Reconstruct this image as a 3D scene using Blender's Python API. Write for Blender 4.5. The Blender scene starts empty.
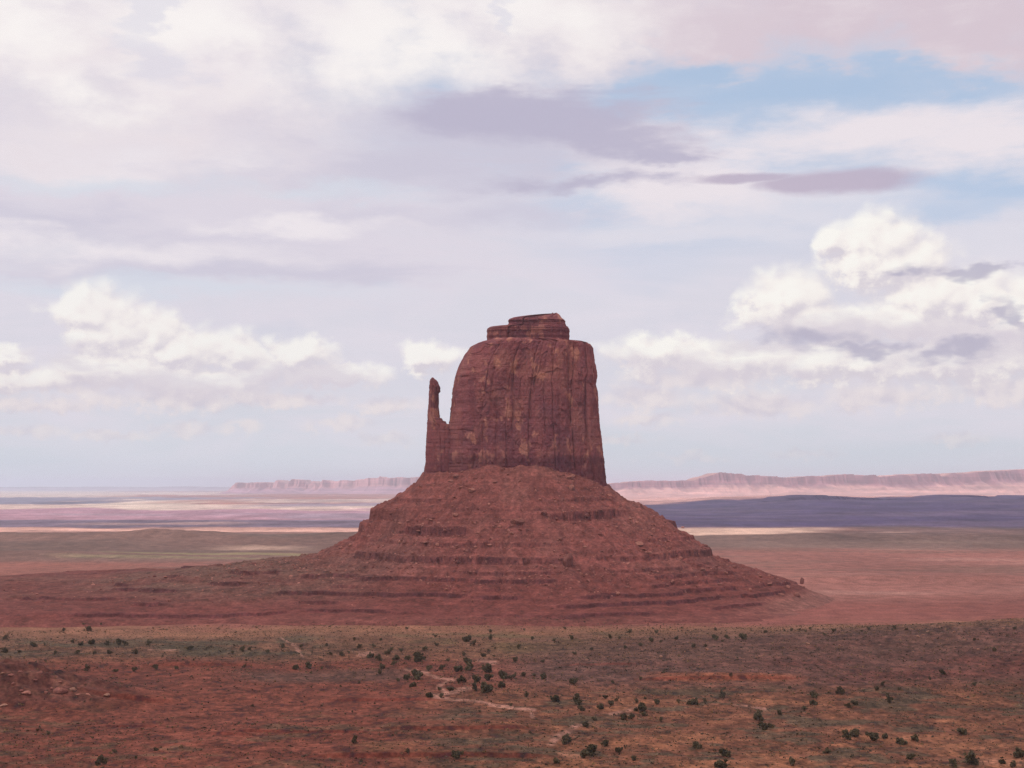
import bpy, bmesh, math, random
import numpy as np
from mathutils import Vector

S = bpy.context.scene
C = S.collection
rng = np.random.default_rng(7)
random.seed(7)

# ------------------------------------------------------------------ camera
EYE = 127.0
FPX = 1407.0
PITCH = math.atan(103.0 / FPX)
cam_d = bpy.data.cameras.new("camera")
cam = bpy.data.objects.new("camera", cam_d)
C.objects.link(cam)
cam.location = (0, 0, EYE)
cam.rotation_euler = (math.pi / 2 + PITCH, 0, 0)
cam_d.sensor_width = 36.0
cam_d.lens = 36.0 * FPX / 1024.0
cam_d.clip_start = 0.5
cam_d.clip_end = 250000.0
S.camera = cam

# ------------------------------------------------------------------ light
SUN_EL = math.radians(57)
SUN_AZ = math.radians(215)          # compass from +Y clockwise: behind the viewer, to the left
TO_SUN = Vector((math.sin(SUN_AZ) * math.cos(SUN_EL), math.cos(SUN_AZ) * math.cos(SUN_EL), math.sin(SUN_EL)))
sun_d = bpy.data.lights.new("sun", 'SUN')
sun_d.energy = 3.2
sun_d.angle = math.radians(0.5)
sun_d.color = (1.0, 0.95, 0.88)
sun = bpy.data.objects.new("sun", sun_d)
C.objects.link(sun)
sun.rotation_euler = TO_SUN.to_track_quat('Z', 'Y').to_euler()
sun.location = (0, 0, 3000)
S.view_settings.view_transform = 'Standard'
S.view_settings.look = 'None'
S.view_settings.exposure = 0.0
S.view_settings.gamma = 1.0
S.view_settings.use_curve_mapping = False
S.cycles.max_bounces = 6
S.cycles.diffuse_bounces = 3
S.cycles.volume_bounces = 1
S.cycles.transparent_max_bounces = 8
S.cycles.use_denoising = True
S.cycles.denoising_prefilter = 'NONE'


def ray(px, py):
    a = (px - 512.0) / FPX
    b = (384.0 - py) / FPX
    v = np.array([a, math.cos(PITCH) - b * math.sin(PITCH), math.sin(PITCH) + b * math.cos(PITCH)])
    return v / np.linalg.norm(v)


def lin(r, g, b):
    f = lambda c: (c / 255 / 12.92) if c / 255 <= 0.04045 else ((c / 255 + 0.055) / 1.055) ** 2.4
    return (f(r), f(g), f(b))


# ------------------------------------------------------------------ node helper
class X:
    """a float socket with arithmetic"""
    nt = None

    def __init__(s, sock): s.k = sock

    @staticmethod
    def m(op, *a, clamp=False):
        n = X.nt.nodes.new('ShaderNodeMath'); n.operation = op; n.use_clamp = clamp
        for i, v in enumerate(a):
            if isinstance(v, X): X.nt.links.new(v.k, n.inputs[i])
            else: n.inputs[i].default_value = float(v)
        return X(n.outputs[0])

    def __add__(s, o): return X.m('ADD', s, o)
    __radd__ = __add__
    def __sub__(s, o): return X.m('SUBTRACT', s, o)
    def __rsub__(s, o): return X.m('SUBTRACT', o, s)
    def __mul__(s, o): return X.m('MULTIPLY', s, o)
    __rmul__ = __mul__
    def __truediv__(s, o): return X.m('DIVIDE', s, o)
    def max(s, o): return X.m('MAXIMUM', s, o)
    def min(s, o): return X.m('MINIMUM', s, o)
    def pow(s, o): return X.m('POWER', s, o)

    def step(s, a, b, c=0.0, d=1.0):
        n = X.nt.nodes.new('ShaderNodeMapRange'); n.interpolation_type = 'SMOOTHSTEP'; n.clamp = True
        X.nt.links.new(s.k, n.inputs['Value'])
        for nm, v in (('From Min', a), ('From Max', b), ('To Min', c), ('To Max', d)):
            n.inputs[nm].default_value = v
        return X(n.outputs['Result'])


def vec(*a):
    n = X.nt.nodes.new('ShaderNodeCombineXYZ')
    for i, v in enumerate(a):
        if isinstance(v, X): X.nt.links.new(v.k, n.inputs[i])
        else: n.inputs[i].default_value = float(v)
    return n.outputs[0]


def nnoise(v, scale=1.0, detail=5.0, rough=0.55, kind='FBM', lac=2.0, dist=0.0, dim='3D'):
    n = X.nt.nodes.new('ShaderNodeTexNoise'); n.noise_dimensions = dim; n.noise_type = kind
    X.nt.links.new(v, n.inputs['Vector'])
    n.inputs['Scale'].default_value = scale; n.inputs['Detail'].default_value = detail
    n.inputs['Roughness'].default_value = rough; n.inputs['Lacunarity'].default_value = lac
    n.inputs['Distortion'].default_value = dist
    return X(n.outputs['Fac'])


def nvor(v, scale=1.0, feat='F1', detail=0.0, out='Distance', smooth=None, dim='3D'):
    n = X.nt.nodes.new('ShaderNodeTexVoronoi'); n.feature = feat; n.voronoi_dimensions = dim
    X.nt.links.new(v, n.inputs['Vector'])
    n.inputs['Scale'].default_value = scale; n.inputs['Detail'].default_value = detail
    if smooth is not None and feat == 'SMOOTH_F1': n.inputs['Smoothness'].default_value = smooth
    return X(n.outputs[out]) if out == 'Distance' else n.outputs[out]


def cmix(f, a, b, mode='MIX'):
    n = X.nt.nodes.new('ShaderNodeMix'); n.data_type = 'RGBA'; n.blend_type = mode
    if isinstance(f, X): X.nt.links.new(f.k, n.inputs[0])
    else: n.inputs[0].default_value = f
    for i, v in ((6, a), (7, b)):
        if isinstance(v, tuple): n.inputs[i].default_value = (*v, 1)
        else: X.nt.links.new(v, n.inputs[i])
    return n.outputs[2]


# ------------------------------------------------------------------ sky (world)
world = bpy.data.worlds.new("World")
S.world = world
world.use_nodes = True
wt = world.node_tree
wt.nodes.clear()
X.nt = wt
w_out = wt.nodes.new('ShaderNodeOutputWorld')
w_bg = wt.nodes.new('ShaderNodeBackground')
w_sky = wt.nodes.new('ShaderNodeTexSky')
w_sky.sky_type = 'NISHITA'
w_sky.sun_disc = False
w_sky.sun_elevation = SUN_EL
w_sky.sun_rotation = SUN_AZ
w_sky.altitude = 1600
w_sky.dust_density = 1.5
SKY_STRENGTH = 0.12
w_tc = wt.nodes.new('ShaderNodeTexCoord')
sep = wt.nodes.new('ShaderNodeSeparateXYZ')
wt.links.new(w_tc.outputs['Generated'], sep.inputs[0])
dx, dy, dz = X(sep.outputs[0]), X(sep.outputs[1]), X(sep.outputs[2])
# compass angle and height above the horizon, in units of 1/1407 rad
A = X.m('ARCTAN2', dx, dy) * FPX
E = X.m('ARCSINE', dz.min(0.9999)) * FPX
E = E.max(-30.0)


def ae(px, py):
    d = ray(px, py)
    return math.atan2(d[0], d[1]) * FPX, math.asin(d[2]) * FPX


def blobs(v, lst):
    f = None
    for px, py, rx, ry in lst:
        a, e = ae(px, py)
        n = X.nt.nodes.new('ShaderNodeVectorMath'); n.operation = 'MULTIPLY_ADD'
        X.nt.links.new(v, n.inputs[0])
        n.inputs[1].default_value = (1 / rx, 1 / ry, 0)
        n.inputs[2].default_value = (-a / rx, -e / ry, 0)
        l = X.nt.nodes.new('ShaderNodeVectorMath'); l.operation = 'LENGTH'
        X.nt.links.new(n.outputs[0], l.inputs[0])
        q = 1.0 - X(l.outputs['Value'])
        f = q if f is None else f.max(q)
    return f


def sn(a, e, seed, detail, rough=0.55, dist=0.0):
    """flat noise for the clouds"""
    n = nnoise(vec(a + 17.3 * seed, e + 5.1 * seed, 0.0), 1.0, detail, rough, dist=dist, dim='2D')
    return n


n_str = sn(A / 230.0, E / 50.0, 1, 6, 0.62, 0.25)          # streaky
n_iso = sn(A / 100.0, E / 70.0, 3, 5, 0.54)
n_big = sn(A / 420.0, E / 170.0, 9, 3, 0.5)
wA = sn(A / 110.0, E / 45.0, 21, 4, 0.6) - 0.5
wE = sn(A / 110.0, E / 45.0, 31, 4, 0.6) - 0.5
V0 = vec(A + wA * 170.0, E + wE * 46.0, 0.0)

bg_scale = wt.nodes.new('ShaderNodeVectorMath'); bg_scale.operation = 'SCALE'
wt.links.new(w_sky.outputs[0], bg_scale.inputs[0]); bg_scale.inputs['Scale'].default_value = SKY_STRENGTH
# clouds are given as radiance; the thin veil of high cloud whitens the blue
blue = cmix(0.75, bg_scale.outputs[0], lin(180, 203, 230))
gap = (blobs(V0, [(840, 88, 230, 26), (690, 76, 70, 28), (1000, 92, 70, 22), (990, 186, 130, 22), (930, 208, 120, 18)]) + (n_str - 0.5) * 2.0 + (n_iso - 0.5) * 0.9).step(-0.15, 0.8)
veil_f = (E + (n_big - 0.5) * 160.0 - A.step(100, 420) * 70.0 + A.step(120, -300) * 190.0 * -1.0).step(160, 330, 0.97, 0.25)
veil = cmix(E.step(0, 150), lin(214, 219, 227), lin(221, 218, 228))
veil = cmix((n_str - 0.5).step(-0.2, 0.22), veil, lin(229, 223, 232))
veil = cmix((n_iso - 0.5 + wE * 0.6).step(0.0, 0.4) * 0.5 * E.step(60, 160), veil, lin(211, 212, 226))
col = cmix(veil_f * (1.0 - gap * 0.6), blue, veil)


def layer(col, lst, amp, soft, color, op=1.0, nz=None, bias=0.0):
    f = blobs(V0, lst) + ((nz if nz is not None else n_str) - 0.5) * amp + bias
    return cmix(f.step(-0.15, soft) * op, col, color)


# broad lavender field on the left, pale band on the right
col = layer(col, [(250, 205, 460, 130)], 1.2, 0.75, lin(223, 216, 227), 0.85)
col = layer(col, [(60, 232, 240, 34), (330, 168, 330, 40), (500, 215, 260, 26), (200, 270, 260, 18)], 2.4, 1.0, lin(207, 203, 219), 0.85)
col = layer(col, [(860, 134, 300, 34), (1010, 140, 230, 36), (690, 190, 180, 44), (640, 150, 110, 40)], 1.3, 0.7, lin(238, 229, 234), 0.95)
col = layer(col, [(800, 215, 190, 20), (960, 240, 150, 26), (700, 235, 200, 20)], 2.0, 0.9, lin(224, 222, 232), 0.75)
col = layer(col, [(160, 152, 190, 30), (60, 165, 150, 22), (90, 248, 190, 20), (300, 225, 130, 14)], 1.9, 0.9, lin(241, 234, 238), 0.85)
col = layer(col, [(60, 182, 170, 12), (300, 190, 160, 14), (170, 290, 260, 16)], 1.7, 1.0, lin(213, 222, 234), 0.6)
# overcast sheet across the top of the view and everything above it
sheet = blobs(V0, [(120, 10, 470, 150), (520, 20, 200, 95), (800, -10, 420, 92), (1010, 5, 260, 95), (700, 40, 110, 60)])
sheet = sheet.max((E - 455.0) / 120.0).min(1.0) + (n_iso - 0.5) * 0.9 + (n_str - 0.5) * 0.3 - gap * 0.75
sh_col = cmix((A + (n_big - 0.5) * 420.0).step(0, 360), lin(236, 227, 232), lin(216, 200, 210))
sh_col = cmix((n_str - 0.5 + (n_iso - 0.5) * 0.8).step(-0.05, 0.3) * 0.6, sh_col, lin(233, 222, 227))
white = blobs(V0, [(390, 50, 220, 90), (200, 20, 130, 50), (520, 20, 150, 70), (70, 95, 120, 40), (10, 20, 100, 60)]) + (n_iso - 0.5) * 1.1
sh_col = cmix(white.step(-0.25, 1.0) * 0.85, sh_col, lin(253, 248, 245))
sh_col = cmix((n_iso - 0.5 + wE * 0.8).step(0.02, -0.4) * 0.55, sh_col, lin(219, 211, 222))
sh_col = cmix((blobs(V0, [(150, 60, 40, 26), (145, 8, 30, 30), (510, 20, 22, 26)]) + (n_iso - 0.5)).step(0, 0.7) * 0.5, sh_col, lin(216, 214, 228))
sh_col = cmix(sheet.step(0.6, 0.05) * 0.55, sh_col, lin(223, 212, 220))
col = cmix(sheet.step(-0.2, 0.62) * 0.97, col, sh_col)
# dark wisps and the lens shaped cloud
col = layer(col, [(480, 142, 230, 56)], 1.7, 0.8, lin(205, 201, 217), 0.85)
col = layer(col, [(560, 118, 180, 30), (630, 140, 90, 20), (585, 184, 120, 12), (520, 108, 100, 20), (660, 156, 40, 10)], 1.9, 0.8, lin(186, 181, 203), 0.85)
V1 = vec(A + wA * 50.0, E + wE * 12.0, 0.0)
lens = blobs(V1, [(850, 180, 82, 15), (820, 183, 60, 11), (752, 178, 70, 6)]) + (n_str - 0.5) * 0.9 + (n_iso - 0.5) * 0.4
col = cmix(lens.step(-0.08, 0.55) * 0.9, col, lin(190, 178, 198))


# heaped clouds: the same field read twice, the second time a little towards the light
CUM = [(92, 316, 42, 34), (112, 335, 52, 32), (150, 338, 40, 32), (186, 350, 44, 26), (228, 356, 42, 28), (250, 372, 40, 26), (120, 372, 80, 22), (200, 382, 90, 18),
       (0, 357, 26, 14), (300, 352, 38, 16), (428, 358, 34, 17), (330, 375, 60, 14), (30, 380, 50, 14),
       (876, 246, 46, 36), (868, 258, 52, 30), (905, 264, 52, 32), (850, 245, 34, 20), (930, 300, 62, 36), (975, 305, 52, 38), (1015, 320, 50, 45), (900, 325, 80, 26),
       (785, 300, 46, 34), (815, 322, 50, 22), (660, 352, 70, 18), (735, 362, 100, 22), (850, 362, 120, 24), (960, 360, 120, 24)]
LOW = [(640, 398, 60, 17), (750, 405, 90, 16), (880, 396, 80, 16), (1000, 390, 80, 16), (640, 420, 40, 9), (850, 402, 36, 14), (915, 395, 40, 12), (945, 440, 34, 9),
       (700, 380, 80, 14), (45, 405, 60, 9), (30, 432, 44, 8), (190, 430, 34, 9), (240, 425, 30, 9), (340, 423, 40, 9), (395, 405, 30, 10), (385, 440, 36, 9), (120, 436, 40, 6),
       (690, 457, 40, 6), (800, 455, 40, 6), (600, 440, 60, 6), (280, 400, 80, 10), (160, 400, 120, 14), (60, 385, 90, 14)]


def heap(oa, oe):
    a, e = A + oa, E + oe
    big = sn(a / 46.0, e / 40.0, 5, 2, 0.5)
    fine = sn(a / 20.0, e / 16.0, 8, 5, 0.64)
    bil = 1.0 - nvor(vec(a / 27.0 + (fine - 0.5) * 0.8, e / 23.0 + (big - 0.5) * 1.2, 0.0), 1.0, 'SMOOTH_F1', 1.0, smooth=0.4, dim='2D')
    v = vec(a + (big - 0.5) * 60.0 + (fine - 0.5) * 16.0, e + (fine - 0.5) * 22.0, 0.0)
    return v, (bil - 0.5) * 0.36 + (fine - 0.5) * 0.42 + (big - 0.5) * 0.6


v1, d1 = heap(0, 0)
v2, d2 = heap(-6.0, 9.0)
low = blobs(v1, LOW)
lowd = (low + d1 * 1.1 + 0.12).step(-0.15, 0.8)
low_c = cmix((d1 - d2 + 0.12).step(-0.25, 0.35), lin(212, 204, 215), lin(238, 228, 228))
col = cmix(lowd * 0.85, col, low_c)
c1 = blobs(v1, CUM)
c2 = blobs(v2, CUM)
h1 = c1.max(-0.6) + d1 * 0.8 + 0.15
h2 = c2.max(-0.6) + d2 * 0.8 + 0.15
dens = h1.step(-0.14, 0.5)
lit = ((h1 - h2) * 0.8 + (d1 - d2) * 0.26 + 0.22)
# the flat grey bases: below the heap's middle the cloud turns lavender
base = blobs(V0, [(880, 335, 150, 24), (800, 342, 90, 19), (985, 348, 130, 22), (160, 388, 190, 24), (330, 380, 110, 18), (690, 372, 130, 22), (60, 352, 50, 26)])
base_f = (base + (n_iso - 0.5) * 1.0).step(-0.1, 0.7)
cc = cmix(lit.step(-0.2, 0.36), lin(218, 210, 218), lin(250, 243, 238))
cc = cmix(lit.step(0.2, 0.6) * 0.75, cc, lin(255, 253, 246))
cc = cmix(base_f * 0.8, cc, lin(219, 210, 219))
col = cmix(dens * (A.step(-260, 200, 0.8, 0.93)), col, cc)
# torn grey scraps in front of the right hand heaps
scr = blobs(V0, [(935, 272, 50, 11), (905, 278, 36, 9), (985, 272, 30, 8), (1006, 318, 20, 24), (830, 342, 52, 14), (960, 352, 54, 10), (875, 347, 36, 8)])
col = cmix((scr + (n_iso - 0.5) * 1.8).step(-0.05, 0.8) * 0.75, col, lin(178, 174, 196))
# clear pale air low down
col = cmix(E.step(80, 0) * 0.7, col, lin(213, 222, 229))
wt.links.new(col, w_bg.inputs['Color'])
w_bg.inputs['Strength'].default_value = 1.0
wt.links.new(w_bg.outputs[0], w_out.inputs['Surface'])
world.cycles.sampling_method = 'NONE'


# ------------------------------------------------------------------ numpy noise
def _h(ix, iy, iz, s):
    n = (ix.astype(np.int64) * 374761393 + iy.astype(np.int64) * 668265263 + iz.astype(np.int64) * 2147483647 + s * 1274126177) & 0xffffffff
    n = ((n ^ (n >> 13)) * 1274126177) & 0xffffffff
    n = ((n ^ (n >> 16)) * 2246822519) & 0xffffffff
    return ((n ^ (n >> 15)) & 0xffffff) / float(0xffffff)


def vn2(x, y, s=0):
    x = np.asarray(x, float); y = np.asarray(y, float)
    x, y = np.broadcast_arrays(x, y)
    ix = np.floor(x); iy = np.floor(y); fx = x - ix; fy = y - iy
    fx = fx * fx * fx * (fx * (fx * 6 - 15) + 10); fy = fy * fy * fy * (fy * (fy * 6 - 15) + 10)
    z = np.zeros_like(ix)
    a = _h(ix, iy, z, s); b = _h(ix + 1, iy, z, s); c = _h(ix, iy + 1, z, s); d = _h(ix + 1, iy + 1, z, s)
    return (a + (b - a) * fx) * (1 - fy) + (c + (d - c) * fx) * fy - 0.5


def fbm(x, y, o=4, s=0, g=0.5):
    r = 0; a = 1.0; t = 0
    for k in range(o):
        r = r + a * vn2(np.asarray(x) * 2 ** k + 17.3 * k, np.asarray(y) * 2 ** k - 9.1 * k, s + k); t += a; a *= g
    return r / t * 2.0         # about -1..1


def cells(x, y, s=0):
    """distance to the nearest and second nearest cell point, and the nearest cell's random number"""
    x, y = np.broadcast_arrays(np.asarray(x, float), np.asarray(y, float))
    ix = np.floor(x); iy = np.floor(y)
    f1 = np.full(x.shape, 9.0); f2 = np.full(x.shape, 9.0); cid = np.zeros(x.shape)
    for a in (-1, 0, 1):
        for b in (-1, 0, 1):
            cx, cy = ix + a, iy + b; z = np.zeros_like(cx)
            d = np.hypot(cx + _h(cx, cy, z, s) - x, cy + _h(cx, cy, z, s + 1) - y)
            r = _h(cx, cy, z, s + 2)
            n = d < f1
            f2 = np.where(n, f1, np.minimum(f2, d)); cid = np.where(n, r, cid); f1 = np.where(n, d, f1)
    return f1, f2, cid


def ss(a, b, x):
    t = np.clip((np.asarray(x, float) - a) / (b - a), 0, 1)
    return t * t * (3 - 2 * t)


# ------------------------------------------------------------------ mesh helpers
def mesh_np(name, verts, faces, mats, col=None, smooth=False, mat_idx=None, colname='albedo'):
    me = bpy.data.meshes.new(name)
    verts = np.ascontiguousarray(verts, dtype=np.float32); faces = np.ascontiguousarray(faces, dtype=np.int32)
    nv, nf, k = len(verts), len(faces), faces.shape[1]
    me.vertices.add(nv); me.vertices.foreach_set('co', verts.ravel())
    me.loops.add(nf * k); me.loops.foreach_set('vertex_index', faces.ravel())
    me.polygons.add(nf)
    me.polygons.foreach_set('loop_start', np.arange(0, nf * k, k, dtype=np.int32))
    if mat_idx is not None: me.polygons.foreach_set('material_index', np.asarray(mat_idx, dtype=np.int32))
    me.update(calc_edges=True)
    me.polygons.foreach_set('use_smooth', np.full(nf, smooth))
    if col is not None:
        at = me.attributes.new(colname, 'FLOAT_COLOR', 'POINT')
        c4 = np.ones((nv, 4), dtype=np.float32); c4[:, :3] = col
        at.data.foreach_set('color', c4.ravel())
    for m in (mats if isinstance(mats, list) else [mats]): me.materials.append(m)
    return me


def obj(name, me, parent=None, **props):
    o = bpy.data.objects.new(name, me)
    C.objects.link(o)
    if parent is not None: o.parent = parent
    for k, v in props.items(): o[k] = v
    return o


def grid_faces(n, m, wrap=False):
    i = np.arange(n - 1)[:, None]; j = np.arange(m if wrap else m - 1)[None, :]
    j2 = (j + 1) % m
    return np.stack([i * m + j, i * m + j2, (i + 1) * m + j2, (i + 1) * m + j], -1).reshape(-1, 4)


# ------------------------------------------------------------------ materials
def new_mat(name):
    m = bpy.data.materials.new(name); m.use_nodes = True
    nt = m.node_tree; nt.nodes.clear(); X.nt = nt
    out = nt.nodes.new('ShaderNodeOutputMaterial'); b = nt.nodes.new('ShaderNodeBsdfPrincipled')
    b.inputs['Roughness'].default_value = 0.95
    b.inputs['Specular IOR Level'].default_value = 0.1
    nt.links.new(b.outputs[0], out.inputs['Surface'])
    return m, nt, b, out


def geo_pos():
    g = X.nt.nodes.new('ShaderNodeNewGeometry')
    return g


def scaled(v, sx, sy, sz, off=0.0):
    n = X.nt.nodes.new('ShaderNodeVectorMath'); n.operation = 'MULTIPLY_ADD'
    X.nt.links.new(v, n.inputs[0]); n.inputs[1].default_value = (sx, sy, sz); n.inputs[2].default_value = (off, off, off)
    return n.outputs[0]


def attr(name):
    n = X.nt.nodes.new('ShaderNodeAttribute'); n.attribute_name = name
    return n.outputs['Color']


def bump(b, h, strength, dist):
    n = X.nt.nodes.new('ShaderNodeBump'); n.inputs['Strength'].default_value = strength; n.inputs['Distance'].default_value = dist
    X.nt.links.new(h.k, n.inputs['Height']); X.nt.links.new(n.outputs[0], b.inputs['Normal'])


def val(f, lo, hi):
    """grey multiplier colour from a float"""
    g = f * (hi - lo) + lo
    n = X.nt.nodes.new('ShaderNodeCombineColor')
    for i in range(3): X.nt.links.new(g.k, n.inputs[i])
    return n.outputs[0]


# ground: soil colours and painted cloud shade laid by the terrain builder, fine grain here
M_ground, nt, b, _ = new_mat('desert_soil')
g = geo_pos(); p = g.outputs['Position']
near = nnoise(scaled(p, 0.55, 0.4, 0.5), 1.0, 5, 0.65)
mid = nnoise(scaled(p, 0.05, 0.035, 0.05), 1.0, 5, 0.6)
wide = nnoise(scaled(p, 0.004, 0.0016, 0.004), 1.0, 6, 0.6)
c = cmix(1.0, attr('albedo'), val(near.step(0.25, 0.75), 0.62, 1.38), 'MULTIPLY')
c = cmix(1.0, c, val(mid.step(0.25, 0.75), 0.74, 1.26), 'MULTIPLY')
c = cmix(1.0, c, val(wide.step(0.3, 0.7), 0.84, 1.16), 'MULTIPLY')
nt.links.new(c, b.inputs['Base Color'])
bump(b, near, 0.6, 0.8)

# talus: debris and bedrock ledges
M_talus, nt, b, _ = new_mat('red_talus')
g = geo_pos(); p = g.outputs['Position']
fine = nnoise(scaled(p, 0.42, 0.42, 0.42), 1.0, 5, 0.7)
mid = nnoise(scaled(p, 0.06, 0.06, 0.09), 1.0, 5, 0.6)
bed = nnoise(scaled(p, 0.006, 0.006, 0.32), 1.0, 4, 0.6)
blk = nvor(scaled(p, 0.22, 0.22, 0.25), 1.0, 'F1', 1.0)
c = cmix(1.0, attr('albedo'), val(fine.step(0.28, 0.74), 0.66, 1.34), 'MULTIPLY')
c = cmix(1.0, c, val(mid.step(0.28, 0.72), 0.78, 1.22), 'MULTIPLY')
c = cmix(1.0, c, val(bed.step(0.3, 0.7), 0.86, 1.12), 'MULTIPLY')
c = cmix((nnoise(scaled(p, 0.11, 0.11, 0.11, 7.0), 1.0, 6, 0.7).step(0.62, 0.7)) * 0.5, c, (0.34, 0.15, 0.11))
nt.links.new(c, b.inputs['Base Color'])
bump(b, fine + blk * 0.6, 0.8, 1.4)

# cliff: red sandstone with desert varnish, scars and bedding
M_cliff, nt, b, _ = new_mat('red_sandstone')
g = geo_pos(); p = g.outputs['Position']
streak = nnoise(scaled(p, 0.06, 0.06, 0.010), 1.0, 5, 0.58)
streak2 = nnoise(scaled(p, 0.45, 0.45, 0.02, 3.0), 1.0, 4, 0.6)
patch = nnoise(scaled(p, 0.03, 0.03, 0.025, 11.0), 1.0, 5, 0.62)
scar = nnoise(scaled(p, 0.075, 0.075, 0.05, 5.0), 1.0, 4, 0.55)
bed = nnoise(scaled(p, 0.01, 0.01, 0.5), 1.0, 4, 0.65)
fine = nnoise(scaled(p, 0.6, 0.6, 0.5), 1.0, 5, 0.68)
c = cmix(streak.step(0.3, 0.7), (0.190, 0.061, 0.072), (0.256, 0.084, 0.080))
c = cmix(patch.step(0.45, 0.68) * 0.62, c, (0.36, 0.145, 0.11))
c = cmix(streak2.step(0.6, 0.74) * 0.18, c, (0.12, 0.045, 0.055))
c = cmix(nnoise(scaled(p, 0.022, 0.022, 0.018, 19.0), 1.0, 5, 0.6).step(0.5, 0.64) * 0.45, c, (0.14, 0.052, 0.068))
c = cmix(scar.step(0.57, 0.66) * 0.8, c, (0.44, 0.19, 0.135))
c = cmix(1.0, c, attr('albedo'), 'MULTIPLY')
c = cmix(1.0, c, val(bed.step(0.3, 0.7), 0.93, 1.07), 'MULTIPLY')
c = cmix(1.0, c, val(fine.step(0.28, 0.72), 0.8, 1.2), 'MULTIPLY')
nt.links.new(c, b.inputs['Base Color'])
bump(b, fine + streak * 1.2 + bed * 0.3, 0.6, 1.4)

# boulders
M_rock, nt, b, _ = new_mat('fallen_sandstone')
g = geo_pos(); p = g.outputs['Position']
oi = nt.nodes.new('ShaderNodeObjectInfo')
fine = nnoise(scaled(p, 0.9, 0.9, 0.9), 1.0, 5, 0.65)
c = cmix(X(oi.outputs['Random']).step(0.0, 1.0), (0.21, 0.08, 0.066), (0.36, 0.155, 0.115))
c = cmix(1.0, c, val(fine.step(0.25, 0.75), 0.7, 1.25), 'MULTIPLY')
nt.links.new(c, b.inputs['Base Color']); bump(b, fine, 0.6, 0.5)
M_pale, nt, b, _ = new_mat('pale_sandstone')
g = geo_pos(); p = g.outputs['Position']
fine = nnoise(scaled(p, 0.9, 0.9, 0.9), 1.0, 5, 0.65)
c = cmix(fine.step(0.3, 0.7), (0.24, 0.11, 0.078), (0.35, 0.19, 0.13))
nt.links.new(c, b.inputs['Base Color']); bump(b, fine, 0.6, 0.5)
M_rubble, nt, b, _ = new_mat('rubble_stone')
g = geo_pos(); p = g.outputs['Position']
fine = nnoise(scaled(p, 1.3, 1.3, 1.3), 1.0, 4, 0.65)
c = cmix(1.0, attr('albedo'), val(fine.step(0.25, 0.75), 0.75, 1.25), 'MULTIPLY')
nt.links.new(c, b.inputs['Base Color'])

# plants
M_leaf, nt, b, _ = new_mat('juniper_foliage')
g = geo_pos(); p = g.outputs['Position']; oi = nt.nodes.new('ShaderNodeObjectInfo')
fine = nnoise(scaled(p, 1.6, 1.6, 1.6), 1.0, 4, 0.6)
c = cmix(X(oi.outputs['Random']).step(0.0, 1.0), (0.082, 0.064, 0.036), (0.13, 0.102, 0.060))
c = cmix(1.0, c, val(fine.step(0.25, 0.75), 0.6, 1.4), 'MULTIPLY')
nt.links.new(c, b.inputs['Base Color'])
M_bark, nt, b, _ = new_mat('juniper_bark')
g = geo_pos(); p = g.outputs['Position']
c = cmix(nnoise(scaled(p, 6, 6, 1.5), 1.0, 4, 0.6).step(0.3, 0.7), (0.11, 0.07, 0.05), (0.2, 0.14, 0.1))
nt.links.new(c, b.inputs['Base Color'])
M_scrub, nt, b, _ = new_mat('sagebrush')
nt.links.new(attr('albedo'), b.inputs['Base Color'])

# far rock
M_mesa, nt, b, _ = new_mat('far_sandstone')
g = geo_pos(); p = g.outputs['Position']
bed = nnoise(scaled(p, 0.0004, 0.0004, 0.035), 1.0, 4, 0.6)
spot = nnoise(scaled(p, 0.0022, 0.0022, 0.006), 1.0, 6, 0.62)
c = cmix(1.0, attr('albedo'), val(bed.step(0.3, 0.7), 0.78, 1.2), 'MULTIPLY')
c = cmix(1.0, c, val(spot.step(0.28, 0.72), 0.7, 1.28), 'MULTIPLY')
nt.links.new(c, b.inputs['Base Color'])

# unseen shading cloud: lets part of the sun through, scatters the rest
M_shade_cloud, nt, b, out = new_mat('shade_cloud')
tr = nt.nodes.new('ShaderNodeBsdfTransparent'); tl = nt.nodes.new('ShaderNodeBsdfTranslucent'); df = nt.nodes.new('ShaderNodeBsdfDiffuse')
tl.inputs['Color'].default_value = (0.95, 0.95, 0.96, 1); df.inputs['Color'].default_value = (0.92, 0.92, 0.93, 1)
mx = nt.nodes.new('ShaderNodeMixShader'); mx.inputs[0].default_value = 0.35
nt.links.new(tl.outputs[0], mx.inputs[1]); nt.links.new(df.outputs[0], mx.inputs[2])
mx2 = nt.nodes.new('ShaderNodeMixShader'); mx2.inputs[0].default_value = 0.38
nt.links.new(tr.outputs[0], mx2.inputs[1]); nt.links.new(mx.outputs[0], mx2.inputs[2])
nt.links.new(mx2.outputs[0], out.inputs['Surface'])
nt.nodes.remove(b)


# ------------------------------------------------------------------ the ground
def flat_d(py):                      # distance along +Y at which the plain meets that picture row
    return EYE * FPX / (py - 487.0)


def to_px(x, y, z=0.0):
    """picture coordinates of a place on the plain, used to lay out the map of soils and painted cloud shade"""
    cp, sp = math.cos(PITCH), math.sin(PITCH)
    dz_ = z - EYE
    f = y * cp + dz_ * sp
    u = -y * sp + dz_ * cp
    return 512 + FPX * x / f, 384 - FPX * u / f


def at(px, py):
    r = ray(px, py); t = -EYE / r[2]
    return r[0] * t, r[1] * t


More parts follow.
